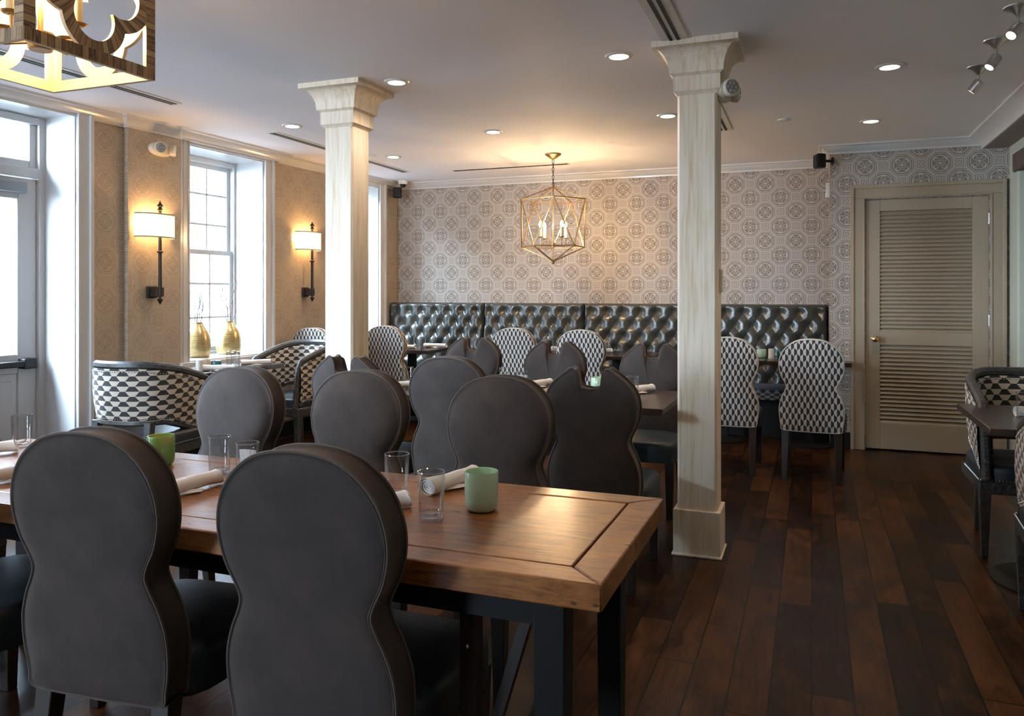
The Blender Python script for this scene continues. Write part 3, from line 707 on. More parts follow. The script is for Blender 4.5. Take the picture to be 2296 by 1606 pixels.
for sx in (-1, 1):
    for sy in (-1, 1):
        b = MB(); X, Y = sx*(a-.13), sy*(c-.09); w0, w1 = .036, .030
        b.add([(X+i*w1, Y+j*w1, 0) for i, j in ((-1,-1), (1,-1), (1,1), (-1,1))]+[(X+i*w0, Y+j*w0, t0) for i, j in ((-1,-1), (1,-1), (1,1), (-1,1))], [(3,2,1,0), (4,5,6,7)]+[(i, (i+1) % 4, 4+(i+1) % 4, 4+i) for i in range(4)]); b.build('leg', M['black'], r, bev=.003)
    b = MB(); X = sx*(a-.33)
    b.b2((X-.02, -c+.08, .12), (X+.02, -c+.12, t0)); b.b2((X-.02, c-.12, .12), (X+.02, c-.08, t0)); b.b2((X-.02, -c+.08, .12), (X+.02, c-.08, .17))
    b.tube([(X, -c+.10, .18), (X+sx*.15, -c+.14, t0)], .018, 4); b.build('brace', M['darkwood'], r)
    b = MB()
    for z in (.35, .55): b.sphere((X, -c+.078, z), .006, 8, 6)
    b.build('bolt', M['steel'], r)
b = MB(); b.b2((-a+.12, -c+.06, t0-.07), (a-.12, -c+.085, t0)); b.b2((-a+.12, c-.085, t0-.07), (a-.12, c-.06, t0)); b.build('apron', M['black'], r)

# ------------------------------------------------------------------ dining chairs with figure-eight backs
def catmull(P, n):
    out = []
    for i in range(len(P)-1):
        p0, p1, p2, p3 = P[max(i-1, 0)], P[i], P[i+1], P[min(i+2, len(P)-1)]
        for k in range(n):
            t = k/n; out.append(tuple(.5*((2*p1[j])+(-p0[j]+p2[j])*t+(2*p0[j]-5*p1[j]+4*p2[j]-p3[j])*t*t+(-p0[j]+3*p1[j]-3*p2[j]+p3[j])*t**3) for j in (0, 1)))
    out.append(P[-1]); return out
BODY = [(.0, .355), (.10, .356), (.196, .362), (.208, .40), (.218, .47), (.216, .54), (.198, .60), (.176, .645), (.168, .675), (.178, .705), (.200, .75), (.214, .80), (.218, .85), (.210, .90)]
ROUND = BODY + [(.190, .945), (.158, .985), (.112, 1.018), (.058, 1.035), (0, 1.04)]
NOTCH = BODY + [(.186, .945), (.148, .985), (.108, 1.016), (.090, 1.030), (.073, 1.026), (.064, 1.000), (.059, .962), (.044, .938), (0, .928)]
SQ = lambda P: [(x*.965, z if z < .70 else .70+(z-.70)*.915) for x, z in P]
ROUND, NOTCH = SQ(ROUND), SQ(NOTCH)
LAY = [(.35, -.050), (.80, -.049), (.955, -.046), (.985, -.043), (1.006, -.046), (1.016, -.040), (1.004, -.034), (.992, -.026), (.988, 0), (.992, .022), (1.004, .031), (1.016, .037), (1.006, .043), (.985, .042), (.94, .052), (.80, .066), (.5, .074), (.2, .076)]
def back_mesh(prof):
    half = catmull(prof, 5); pts = half + [(-x, z) for x, z in half[-2:0:-1]]; n = len(pts); b = MB(); C0 = (0, .69)
    lean = lambda z: -max(0, z-.42)*.10
    arc = [0]
    for i in range(n): arc.append(arc[-1]+math.dist(pts[i], pts[(i+1) % n]))
    def V(i, L): 
        s, y = L; x, z = pts[i % n]; x = x*s if s < .9 else x + (s-1)*.2*(1 if x > 0 else -1)*min(1, abs(x)/.05); z = C0[1]+(z-C0[1])*(s if s < .9 else 1+(s-1)*.6)
        return (x, y+lean(z), z)
    for j in range(len(LAY)-1):
        side = 4 <= j <= 11
        for i in range(n):
            q = [V(i, LAY[j]), V(i+1, LAY[j]), V(i+1, LAY[j+1]), V(i, LAY[j+1])]
            if side: w0, w1 = LAY[j][1], LAY[j+1][1]; uv = [(w0*1.0, arc[i]), (w0, arc[i+1]), (w1, arc[i+1]), (w1, arc[i])]
            else: uv = [(p[0]+.011, p[2]) for p in q]
            b.add(q, [(0,1,2,3)], [uv])
    for L, rev in ((LAY[0], True), (LAY[-1], False)):
        cz = (0, L[1]+lean(C0[1]), C0[1])
        for i in range(n):
            q = [cz, V(i, L), V(i+1, L)]; b.add(q, [(0,1,2)], [[(p[0]+.011, p[2]) for p in q]])
    return b
def weld(o):
    import bmesh
    bm = bmesh.new(); bm.from_mesh(o.data); bmesh.ops.remove_doubles(bm, verts=bm.verts, dist=1e-5); bmesh.ops.recalc_face_normals(bm, faces=bm.faces); bm.to_mesh(o.data); bm.free()
    o.data.set_sharp_from_angle(angle=math.radians(60)); return o
def rbox(b, lo, hi, r=.03, pil=.0, T=None, taper=0):
    """cushion-like block with rounded edges and a crowned top"""
    nx, ny = 12, 12; rows = []
    cx_, cy_ = (lo[0]+hi[0])/2, (lo[1]+hi[1])/2; hx, hy = (hi[0]-lo[0])/2, (hi[1]-lo[1])/2
    pr = [(0, lo[2]), (1, lo[2]+.0), (1, hi[2]-r)]+[(1-(r*(1-math.cos(t)))/hx, hi[2]-r+r*math.sin(t)) for t in (PI/8, PI/4, 3*PI/8, PI/2)]+[(.6, hi[2]+pil*.7), (.3, hi[2]+pil*.95), (.0, hi[2]+pil)]
    m_ = 40; vs = []
    for s, z in pr:
        for i in range(m_):
            t = 2*PI*i/m_; cc, ss = math.cos(t), math.sin(t); p = 5.0; d = (abs(cc)**p+abs(ss)**p)**(-1/p); y = ss*d*s
            vs.append((cx_+cc*d*s*hx*(1+taper*y), cy_+y*hy, z))
    fs = [(j*m_+i, j*m_+(i+1) % m_, (j+1)*m_+(i+1) % m_, (j+1)*m_+i) for j in range(len(pr)-1) for i in range(m_)]
    b.add(vs, fs, None, 0, T); return b
def leg_mb(x, y, z1, w0, w1, dx=0, dy=0):
    b = MB(); q = ((-1,-1), (1,-1), (1,1), (-1,1))
    b.add([(x+dx+i*w0, y+dy+j*w0, 0) for i, j in q]+[(x+i*w1, y+j*w1, z1) for i, j in q], [(3,2,1,0), (4,5,6,7)]+[(i, (i+1) % 4, 4+(i+1) % 4, 4+i) for i in range(4)]); return b
def make_chair(kind, fabric, label, group):
    """origin on the floor under the backrest, facing +Y"""
    r = thing({'r': 'dining_chair', 'n': 'notched_dining_chair', 'p': 'patterned_dining_chair'}[kind], label, 'chair', group=group)
    o = weld(back_mesh(NOTCH if kind == 'n' else ROUND).build('backrest', fabric, r))
    prof = NOTCH if kind == 'n' else ROUND; half = catmull(prof, 5); ring = half + [(-x, z) for x, z in half[-2:0:-1]]; b = MB()
    for yy in (-.041, .037): b.tube([(x+(.0035 if x > .02 else -.0035 if x < -.02 else 0), yy-max(0, z-.42)*.10, z+(.0035 if z > .9 else 0)) for x, z in ring], .0042, 5, True)
    b.build('piping', fabric if kind == 'p' else M['piping'], r)
    b = MB(); rbox(b, (-.225, .035, .335), (.225, .50, .455), .035, .018, taper=.03); o = b.build('seat', M['leatherseat'], r); weld(o)
    for x, y, dx, dy in ((-.175, 0, -.005, -.05), (.175, 0, .005, -.05), (-.19, .44, 0, 0), (.19, .44, 0, 0)): leg_mb(x, y, .36, .018, .026, dx, dy).build('leg', M['darkwood'], r, bev=.003)
    return r
def chair_at(kind, x, y, rz, label, _c={}):
    fab = M['hex'] if kind == 'p' else M['velvet']; grp = {'r': 'round-backed grey velvet chairs', 'n': 'notched-back grey velvet chairs', 'p': 'patterned round-backed chairs'}[kind]
    if kind not in _c: _c[kind] = make_chair(kind, fab, label, grp); _c[kind].location = (x, y, 0); _c[kind].rotation_euler = (0, 0, math.radians(rz)); return _c[kind]
    return dup(_c[kind], (x, y, 0), math.radians(rz), label)
chair_at('r', -1.64, 1.46, 5, 'grey velvet figure-eight chair seen from behind, left of the two in the foreground')
chair_at('r', -1.015, 1.465, 0, 'grey velvet figure-eight chair seen from behind, right of the two in the foreground')
chair_at('r', -2.33, 1.44, 4, 'grey velvet chair cut off at the left edge, only its dark seat showing')
chair_at('r', -2.37, 2.76, 178, 'grey velvet round-backed chair on the far side of the farm table, leftmost')
chair_at('r', -1.79, 2.82, 181, 'grey velvet round-backed chair on the far side of the farm table, middle')
chair_at('r', -1.15, 2.83, 180, 'grey velvet round-backed chair on the far side of the farm table, beside the green votive')
chair_at('r', -1.75, 3.70, 0, 'grey velvet round-backed chair seen from behind at the dark middle table')
chair_at('n', -.93, 3.49, 0, 'grey velvet chair with notched top seen from behind, nearest the right column')
chair_at('n', -2.33, 3.66, -3, 'grey velvet chair with notched top standing before the left column')
chair_at('n', -.98, 5.12, 180, 'grey velvet chair with notched top facing us, partly behind the right column')
chair_at('n', -1.66, 5.12, 180, 'grey velvet chair with notched top facing us, middle of the far side')
chair_at('n', -2.38, 5.35, 181, 'grey velvet chair with notched top facing us, leftmost of the far side')
chair_at('p', -.58, 6.02, 0, 'patterned round-backed chair half hidden behind the right column')
chair_at('p', 0, 5.97, -3, 'patterned round-backed chair nearest the louvred door')
chair_at('p', -1.90, 6.70, 0, 'patterned round-backed chair below the pendant, right of two')
chair_at('p', -2.58, 6.82, 0, 'patterned round-backed chair below the pendant, left of two')
chair_at('p', -3.93, 6.80, 0, 'patterned round-backed chair just right of the left column')
chair_at('p', -4.33, 6.17, -2, 'patterned round-backed chair by the window wall, cut off by the left column')

# ------------------------------------------------------------------ barrel chairs
def make_barrel(label):
    r = thing('barrel_chair', label, 'armchair', group='patterned barrel armchairs with nailhead trim')
    # plan path from the +X arm front round the rear to the -X arm front; facing +Y
    P = []; hx, yr = .272, -.285
    for i in range(10): P.append((hx+.004*(9-i)/9, .25-.25*i/9*1.0))
    for i in range(1, 31): t = PI*i/31; P.append((hx*math.copysign(abs(math.cos(t))**.85, math.cos(t)), yr*math.sin(t)**.85))
    for i in range(10): P.append((-hx-.004*i/9, .25*i/9))
    n = len(P); arc = [0]
    for i in range(n-1): arc.append(arc[-1]+math.dist(P[i], P[i+1]))
    tot = arc[-1]; Nn = []
    for i in range(n):
        a, c = Vector(P[max(i-1, 0)]), Vector(P[min(i+1, n-1)]); d = (c-a).normalized(); Nn.append(Vector((-d.y, d.x)) * -1)
    for i in range(n):
        if Nn[i].dot(Vector(P[i])+Vector((0, -.0))) < 0: Nn[i] = -Nn[i]
    def top(i): u = abs(arc[i]/tot-.5)*2; return .90-.135*max(0, (u-.22)/.78)**1.5
    def botz(i): u = abs(arc[i]/tot-.5)*2; return .555-.12*max(0, (u-.45)/.55)
    lean = lambda i, z: max(0, z-.50)*.09 * (1-abs(arc[i]/tot-.5)*1.2)
    def pt(i, z, off): p = Vector(P[i])+Nn[i]*(off+lean(i, z)); return (p.x, p.y, z)
    rows = 9
    for nm, offs, fm in (('outer_back', .0, 'hexside'), ('inner_back', -.045, 'hexside')):
        b = MB()
        for i in range(n-1):
            for k in range(rows):
                f0, f1 = k/rows, (k+1)/rows
                z = lambda ii, f: botz(ii)+(top(ii)-.02-botz(ii))*f
                pf = lambda f: (.010 if nm == 'inner_back' else -.0)*0 + (.012*math.sin(PI*f) * (-1 if nm == 'inner_back' else 1))
                q = [pt(i, z(i, f0), offs+pf(f0)), pt(i+1, z(i+1, f0), offs+pf(f0)), pt(i+1, z(i+1, f1), offs+pf(f1)), pt(i, z(i, f1), offs+pf(f1))]
                uv = [(arc[i], q[0][2]), (arc[i+1], q[1][2]), (arc[i+1], q[2][2]), (arc[i], q[3][2])]; b.add(q, [(0,1,2,3)], [uv])
        weld(b.build(nm, M[fm], r))
    # top rail and arm fronts as one wooden frame
    fr = [pt(0, .40, -.022), pt(0, .46, -.022), pt(0, .60, -.022), pt(0, top(0)-.05, -.022)]
    fr = [(x, y+.03*(1-j/3), z) for j, (x, y, z) in enumerate(fr)]
    tp = [pt(i, top(i), -.022) for i in range(n)]
    path = fr+tp[1:-1]+[(-x, y, z) for x, y, z in fr[::-1]]
    b = MB(); b.tube(path, .024, 8, flat=1.15); b.build('frame_rail', M['greywood'], r)
    b = MB(); pb = [pt(i, botz(i)-.012, -.022) for i in range(n)]; b.tube(pb, .019, 6, flat=1.3); b.build('lower_rail', M['greywood'], r)
    # carved leaf beading along the face of the rail
    b = MB(); L = 0; seg = []
    for j in range(len(path)-1):
        p, q = Vector(path[j]), Vector(path[j+1]); seg.append((p, q, (q-p).length))
    tl = sum(s[2] for s in seg); m_ = 110
    for k in range(m_):
        d = tl*(k+.5)/m_
        for p, q, l in seg:
            if d <= l: break
            d -= l
        c_ = p+(q-p)*(d/l); inw = Vector((-c_.x, .12-c_.y, 0)).normalized()
        u = abs(k/m_-.5)*2; o_ = (Vector((0, 0, .021)) if u < .72 else Vector((0, .021, .004))); b.sphere(c_+o_, .0095, 6, 4, .8)
    b.tube([Vector(q)+Vector((0, 0, .012)) for q in path[3:-3]], .013, 6); b.tube([Vector(q)+Vector((0, .012, 0)) for q in path[:5]], .013, 6); b.tube([Vector(q)+Vector((0, .012, 0)) for q in path[-5:]], .013, 6); b.build('carved_beading', M['carved'], r)
    def nails(pts): 
        b = MB()
        for p in pts: b.sphere(p, .0042, 5, 4)
        b.build('nailhead_trim', M['nail'], r)
    def along(zf, off):
        out = []
        for i in range(0, int(tot/.016)):
            d = i*.016; j = min(max(k for k in range(n) if arc[k] <= d+1e-9), n-2); f = (d-arc[j])/(arc[j+1]-arc[j])
            pa, pc = Vector(pt(j, zf(j), off)), Vector(pt(j+1, zf(j+1), off)); out.append(pa+(pc-pa)*f)
        return out
    nails(along(lambda ii: top(ii)-.038, .004)); nails(along(lambda ii: botz(ii)+.014, .004)); nails(along(lambda ii: top(ii)-.038, -.05))
    for s in (-1, 1): nails([(s*.280, .215, .46+k*.0125) for k in range(22)])
    nails([(-.288, -.1+k*.016, .400) for k in range(24)]+[(-.28+k*.016, .288, .400) for k in range(36)]+[(.288, -.1+k*.016, .400) for k in range(24)])
    b = MB(); rbox(b, (-.285, -.24, .385), (.285, .285, .475), .03, .02); weld(b.build('seat', M['leatherseat'], r))
    b = MB(); b.b2((-.285, -.235, .33), (.285, .285, .39)); 
    for k in range(7): b.lathe([(.004, 0), (.022, .004), (.028, .0), (.03, -.004)], seg=14, T=Tm((-.21+k*.07, .286, .36), rx=-PI/2))
    b.build('seat_rail', M['greywood'], r, bev=.004)
    for x, y, dx, dy in ((-.26, .25, 0, .01), (.26, .25, 0, .01)): leg_mb(x, y, .40, .014, .030, dx, dy).build('leg', M['greywood'], r, bev=.004)
    for x in (-.2, .2): leg_mb(x, -.215, .55, .016, .024, 0, -.05).build('leg', M['greywood'], r, bev=.004)
    return r
bc = make_barrel('patterned barrel armchair seen from behind, between entry door and window table'); bc.location = (-4.01, 3.88, 0); bc.rotation_euler = (0, 0, math.radians(4))
dup(bc, (-4.13, 5.60, 0), math.radians(172), 'patterned barrel armchair facing us on the far side of the window table')
dup(bc, (1.08, 4.82, 0), math.radians(180), 'patterned barrel armchair in front of the louvred door, facing us')
dup(bc, (1.08, 3.60, 0), math.radians(-4), 'patterned barrel armchair cut off by the right edge of the photo')
dup(bc, (-3.32, 1.93, 0), math.radians(-90), 'patterned barrel armchair at the left head of the farm table, only an arm showing')

# ------------------------------------------------------------------ dark pedestal tables
def ped_table(x0, x1, y0, y1, label, poly=None, z=TZ, round_base=True, foot=None, k=.2):
    cx, cy = foot or ((x0+x1)/2, 7.385 if y0 > 7 else 4.42); r = thing('pedestal_table', label, 'table', (cx, cy, 0), 0, 'dark wood pedestal tables')
    b = MB(); P = poly or [(x0, y0), (x1, y0), (x1, y1), (x0, y1)]
    b.prism([(x-cx, y-cy) for x, y in P], z-.035, z); b.build('tabletop', M['darktop'], r, bev=.004)
    b = MB(); b.b2((-.036, -.036, .02), (.036, .036, z-.035)); b.b2((-.15, -.15, z-.05), (.15, .15, z-.035)); b.build('pedestal', M['black'], r, bev=.003)
    b = MB(); b.lathe([(0, 0), (k, 0), (k+.002, .008), (k*.8, .018), (.06, .035), (0, .035)], seg=36); b.build('base', M['black'], r)
    return r
ped_table(-2.55, -1.375, 3.98, 4.72, 'dark table between the columns, longer left half')
ped_table(-1.37, -.70, 3.94, 4.70, 'dark table between the columns, shorter right half beside the right column')
ped_table(-4.35, -3.60, 7.02, 7.66, 'dark table at the left end of the tufted banquette')
ped_table(-2.96, -2.16, 7.02, 7.66, 'dark banquette table under the left side of the pendant')
ped_table(-2.15, -1.35, 7.02, 7.66, 'dark banquette table under the right side of the pendant')
ped_table(-1.12, -.375, 7.04, 7.66, 'dark banquette table behind the right column')
ped_table(-.37, .33, 7.04, 7.66, 'dark banquette table beside the louvred door', [(-.37, 7.04), (.31, 7.04), (.31, 7.30), (.13, 7.30), (.13, 7.66), (-.37, 7.66)])
T = LWm(0); w0, w1, w2, w3 = [lwp(k, o) for k, o in ((.42, .56), (1.36, .56), (1.36, .08), (.42, .08))]
ped_table(0, 0, 0, 0, 'dark table pushed against the window sill', [w0[:2], w1[:2], w2[:2], w3[:2]], foot=(sum(w[0] for w in (w0, w1, w2, w3))/4, sum(w[1] for w in (w0, w1, w2, w3))/4))
ped_table(.72, 1.42, 3.90, 4.72, 'dark table at the right edge of the photo with worn corners', foot=(1.07, 4.26), k=.28)

# ------------------------------------------------------------------ tufted banquette
SXb, SZb = .159, .125; BZ0, BZ1 = .44, 1.232
def make_unit(x0, x1, label, proto=None):
    w = x1-x0; r = thing('banquette', label, 'banquette', ((x0+x1)/2, 0, 0), group='tufted leather banquette sections')
    nx, nz = int(w/.0085), 92; b = MB(); H = .042; nb = max(3, round(w/SXb)); sx = w/nb; sz = SZb; zt = BZ1-.085
    def hgt(x, z):
        al = (x/sx+(z-zt)/(2*sz)); be = (x/sx-(z-zt)/(2*sz))
        da, db = al-round(al), be-round(be); rr = math.hypot(sx*(da+db)/2, sz*(da-db)); dim = 1-math.exp(-(rr/.045)**2)
        q = .34*(abs(math.sin(PI*al))*abs(math.sin(PI*be)))**.4 + .66*dim
        if z > zt:
            v = .34*abs(math.sin(PI*x/sx))**.4+.66*(1-math.exp(-((z-zt)/.04)**2-((x/sx-round(x/sx))*sx/.036)**2)); t = min(1, (z-zt)/.04); q = v*t+(1-t)*q
        e = min(x+w/2, w/2-x)/.035; e = min(1, max(0, e)); e = math.sqrt(1-(1-e)**2)
        et = min(1, max(0, (BZ1-z)/.03)); et = math.sqrt(1-(1-et)**2)
        return min(1, q)*H*min(e, 1)*et + .0 + (e*et-1)*.03
    yb = BACK-.16
    vs = []
    for k in range(nz+1):
        z = BZ0+(BZ1-BZ0)*k/nz
        for i in range(nx+1):
            x = -w/2+w*i/nx; vs.append((x, yb+.05*(z-BZ1)*-0 - (BZ1-z)*.09 - hgt(x, z), z))
    fs = [(k*(nx+1)+i, k*(nx+1)+i+1, (k+1)*(nx+1)+i+1, (k+1)*(nx+1)+i) for k in range(nz) for i in range(nx)]
    o = len(vs)
    b.add(vs, fs)
    b.b2((-w/2+.004, yb-.005, BZ0), (w/2-.004, BACK-.005, BZ1-.006)); b.build('tufted_back', M['leather'], r, smooth=80)
    bz = MB(); bz.sphere((0, 0, 0), .0085, 10, 6, 1); first = None
    for k in range(6):
        z = zt-k*sz
        if z < .55: break
        for i in range(nb+1):
            x = -w/2 + (i if False else i)*sx
            # lattice phase: buttons where both diagonals are whole
            x = (i-nb//2)*sx + (.5*sx if k % 2 else 0)
            if abs(x) > w/2-.05: continue
            p = (x, yb-(BZ1-z)*.09-.004, z)
            if PROTO.get('b') is None: q = bz.build('button', M['buttonmat'], r, loc=p); PROTO['b'] = q
            else:
                q = PROTO['b'].copy(); COL.objects.link(q); q.parent = r; q.location = p
    ys = BACK-.16-.06
    b = MB(); rbox(b, (-w/2+.003, ys-.50, .38), (w/2-.003, ys, .475), .035, .012); sd = b.build('seat_cushion', M['hexseat'], r); weld(sd)
    ul = sd.data.uv_layers.new(name='UVMap')
    for p in sd.data.polygons:
        for li in p.loop_indices: v = sd.data.vertices[sd.data.loops[li].vertex_index].co; ul.data[li].uv = (v.x, v.y+v.z*-1.0)
    b = MB(); b.b2((-w/2+.003, ys-.27, 0), (w/2-.003, BACK-.03, .38)); b.build('base', M['black'], r, bev=.004)
    return r
PROTO = {}
make_unit(-4.545, -3.374, 'tufted grey leather banquette section at the left corner')
make_unit(-3.366, -2.234, 'tufted grey leather banquette section left of the pendant')
make_unit(-2.226, -1.044, 'tufted grey leather banquette section right of the pendant')
make_unit(-1.036, .135, 'tufted grey leather banquette section right of the nearest column')

# ------------------------------------------------------------------ table things
def make_tumbler(label, loc):
    r = .036; b = MB()
    b.lathe([(0, 0), (.030, 0), (.0320, .004), (r, .120), (r-.0004, .1225), (r-.0022, .1215), (.0298, .018), (.024, .013), (0, .012)], seg=40)
    k = len(b.f); b.tube([((r-.0011)*math.cos(2*PI*t/40), (r-.0011)*math.sin(2*PI*t/40), .122) for t in range(40)], .0014, 6, True)
    b.tube([(.0300*math.cos(2*PI*t/40), .0300*math.sin(2*PI*t/40), .0035) for t in range(40)], .0024, 6, True)
    b.tube([(.0285*math.cos(2*PI*t/40), .0285*math.sin(2*PI*t/40), .0155) for t in range(40)], .0022, 6, True)
    for q in range(k, len(b.f)): b.mi[q] = 1
    o = b.build('drinking_glass', [M['glass'], M['glassrim']], loc=loc, smooth=50); return tag(o, label, 'glass', 'clear straight tumblers')
GP = None
def tumbler(x, y, label, z=TZ):
    global GP
    if GP is None: GP = make_tumbler(label, (x, y, z+.0005)); return
    c = GP.copy(); COL.objects.link(c); c.location = (x, y, z+.0005); c['label'] = label
def make_napkin():
    b = MB(); n = 26; m_ = 20; L = .24; vs = []; rr = .024
    # rolled cloth: outer skin, open spiral ends
    for i in range(n+1):
        t = i/n; x = -L/2+L*t; rad = rr*(1+.10*math.sin(5*t+1)+.05*math.sin(13*t))
        for k in range(m_):
            a = 2*PI*k/m_; wr = rad*(1+.05*math.sin(2*a+6*t)); vs.append((x+.01*math.cos(a+1)*(1 if t > .98 else 0), wr*math.cos(a)*1.12, rr*.98+wr*math.sin(a)*.9))
    fs = [(i*m_+k, i*m_+(k+1) % m_, (i+1)*m_+(k+1) % m_, (i+1)*m_+k) for i in range(n) for k in range(m_)]
    b.add(vs, fs)
    for s in (-1, 1):
        for ring, dd in ((1.0, 0), (.8, -.012), (.5, -.010), (.3, -.006)):
            pass
        pts = [(s*(L/2-.004-.004*(t/30)), rr*(1-t/36)*1.05*math.cos(t*.55), rr*.98+rr*(1-t/36)*.86*math.sin(t*.55)) for t in range(31)]
        b.tube(pts, .0022, 5)
        b.add([(s*(L/2-.010), rr*.98*math.cos(2*PI*k/m_)*1.05, rr*.98+rr*.9*math.sin(2*PI*k/m_)) for k in range(m_)], [tuple(range(m_))])
    # loose corner flap
    b.add([(-.05, -.012, .002), (.05, -.02, .002), (.02, -.045, .0035), (-.02, -.04, .006), (.0, -.022, .012)], [(0,3,4), (3,2,4), (2,1,4), (0,1,2,3)])
    o = b.build('rolled_napkin', M['napkin'], smooth=60); return tag(o, '', 'napkin', 'white rolled napkins')
NP = None
def napkin(x, y, rz, label, z=TZ):
    global NP
    if NP is None: NP = make_napkin(); c = NP
    else: c = NP.copy(); COL.objects.link(c)
    c.location = (x, y, z+.001); c.rotation_euler = (0, 0, math.radians(rz)); c['label'] = label
def cup(x, y, R, h, m, label, name='votive_holder', z=TZ, group=None):
    r = thing(name, label, 'candle holder', (x, y, z+.0005), group=group)
    b = MB(); b.lathe([(0, 0), (R*.78, 0), (R*.95, .008), (R, .025), (R, h-.002), (R-.001, h), (R-.0035, h-.001), (R-.004, .03), (R*.7, .014), (0, .013)], seg=40); b.build('cup', m, r, smooth=60)
    b = MB(); b.lathe([(0, h*.5), (R*.55, h*.5), (R*.55, .016), (0, .016)], seg=20); b.build('tealight', M['wax'], r)
def candle(x, y, label, m=None, R=.025, h=.085):
    r = thing('pillar_candle', label, 'candle', (x, y, TZ+.0005)); b = MB(); b.lathe([(0, 0), (R, 0), (R, h-.003), (R-.003, h), (R*.7, h-.004), (0, h-.006)], seg=28); b.build('wax_body', m or M['wax'], r)
    b = MB(); b.tube([(0, 0, h-.008), (.001, 0, h+.006)], .0012, 6); b.build('wick', M['grille'], r)
# farm table
tumbler(-1.118, 1.985, 'empty tumbler on the farm table, left one of the pair before the green votive')
tumbler(-.925, 1.822, 'empty tumbler on the farm table, closest to the pale green votive')
tumbler(-1.79, 2.02, 'empty tumbler on the farm table between the two foreground chair backs, left one')
tumbler(-1.633, 1.965, 'empty tumbler on the farm table half hidden by the right foreground chair')
tumbler(-2.80, 2.10, 'tumbler rim showing just above the left foreground chair')
cup(-.835, 1.945, .046, .105, M['greencup'], 'pale green milky glass votive at the right of the farm table')
cup(-2.075, 2.06, .044, .10, M['greenglass'], 'bright green glass votive behind the left foreground chair')
napkin(-1.015, 2.14, 78, 'rolled white napkin lying behind the near tumbler, end facing us')
napkin(-1.10, 1.80, 58, 'rolled white napkin poking out right of the right foreground chair')
napkin(-1.72, 1.80, 82, 'rolled white napkin between the two foreground chairs')
napkin(-2.34, 1.72, 75, 'rolled white napkin left of the left foreground chair')
napkin(-2.80, 1.93, 60, 'rolled white napkin near the left end of the farm table')
napkin(-2.30, 2.17, 50, 'rolled white napkin showing behind the bright green votive')
# dark table between the columns
tumbler(-2.34, 4.29, 'tumbler on the dark middle table, left one of the left pair')
tumbler(-2.23, 4.24, 'tumbler on the dark middle table, right one of the left pair')
tumbler(-1.76, 4.46, 'tumbler on the dark middle table, left one of the centre pair')
tumbler(-1.59, 4.31, 'tumbler on the dark middle table, right one of the centre pair')
def packets(x, y, z, n, where):
    for k in range(n):
        b = MB(); b.b2((-.009, -.0012, 0), (.009, .0012, .088)); o = b.build('sugar_packet', M['napkin'], bev=.0006)
        o.location = (x+(k-(n-1)/2)*.014, y+.004*(-1)**k, z+.0135); o.rotation_euler = (math.radians(3*(-1)**k), math.radians(4*(k-(n-1)/2)), math.radians(20))
        tag(o, '%s white paper packet in the tumbler %s' % (('left', 'middle', 'right')[k], where), 'packet', 'white packets in the tumbler %s' % where)
packets(-1.59, 4.31, TZ, 3, 'at the middle of the dark table'); packets(-1.633, 1.965, TZ, 3, 'behind the right foreground chair')
tumbler(-.925, 4.27, 'tumbler on the dark middle table seen right of the notched chair')
napkin(-2.38, 4.16, 50, 'rolled white napkin at the left end of the dark middle table')
napkin(-1.58, 4.58, 70, 'rolled white napkin behind the centre pair of tumblers')
napkin(-.94, 4.52, 60, 'rolled white napkin at the right end of the dark middle table')
cup(-1.14, 4.36, .046, .10, M['greencup'], 'pale green votive seen in the notch of a velvet chair')
# banquette tables
zl = lambda u: 0
tumbler(-3.98, 7.38, 'tumbler on the left corner banquette table, rear one'); tumbler(-3.78, 7.25, 'tumbler on the left corner banquette table, front one')
napkin(-3.93, 7.12, 20, 'rolled white napkin at the front of the left corner banquette table'); napkin(-3.72, 7.42, 15, 'rolled white napkin at the right of the left corner banquette table'); napkin(-4.16, 7.40, 60, 'rolled white napkin at the left of the left corner banquette table')
tumbler(-2.38, 7.25, 'tumbler on the banquette table seen between two notched ears'); napkin(-2.43, 7.42, 40, 'rolled white napkin behind a notched chair, under the pendant')
tumbler(-1.80, 7.20, 'tumbler on the banquette table right of the pendant, front one'); tumbler(-2.02, 7.38, 'tumbler on the banquette table right of the pendant, rear one'); napkin(-1.90, 7.34, 40, 'rolled white napkin beside the front tumbler right of the pendant')
cup(-.42, 7.35, .042, .075, M['greencup'], 'small pale green votive on the banquette table by the door'); candle(-.335, 7.30, 'white pillar candle between green and teal votives'); cup(-.25, 7.37, .042, .07, M['teal'], 'dark teal votive half behind the patterned chair by the door')
# window table
p = lwp(.56, .43); candle(p[0], p[1], 'white pillar candle at the left end of the window table')
p = lwp(.66, .40); candle(p[0], p[1], 'beige pillar candle beside the white one on the window table', M['waxbeige'])
p = lwp(.72, .44); cup(p[0], p[1], .037, .065, M['teal'], 'small teal glass votive on the window table')
p = lwp(.66, .52); napkin(p[0], p[1], 35, 'rolled white napkin at the near corner of the window table')
p = lwp(1.13, .46); napkin(p[0], p[1], 55, 'rolled white napkin at the far end of the window table')
p = lwp(.96, .36); tumbler(p[0], p[1], 'tumbler on the window table, rear one'); p = lwp(.90, .46); tumbler(p[0], p[1], 'tumbler on the window table, front one')
# right table
tumbler(.93, 4.27, 'tumbler on the dark table at the right edge'); napkin(1.02, 4.33, 10, 'rolled white napkin cut off by the right edge of the photo')

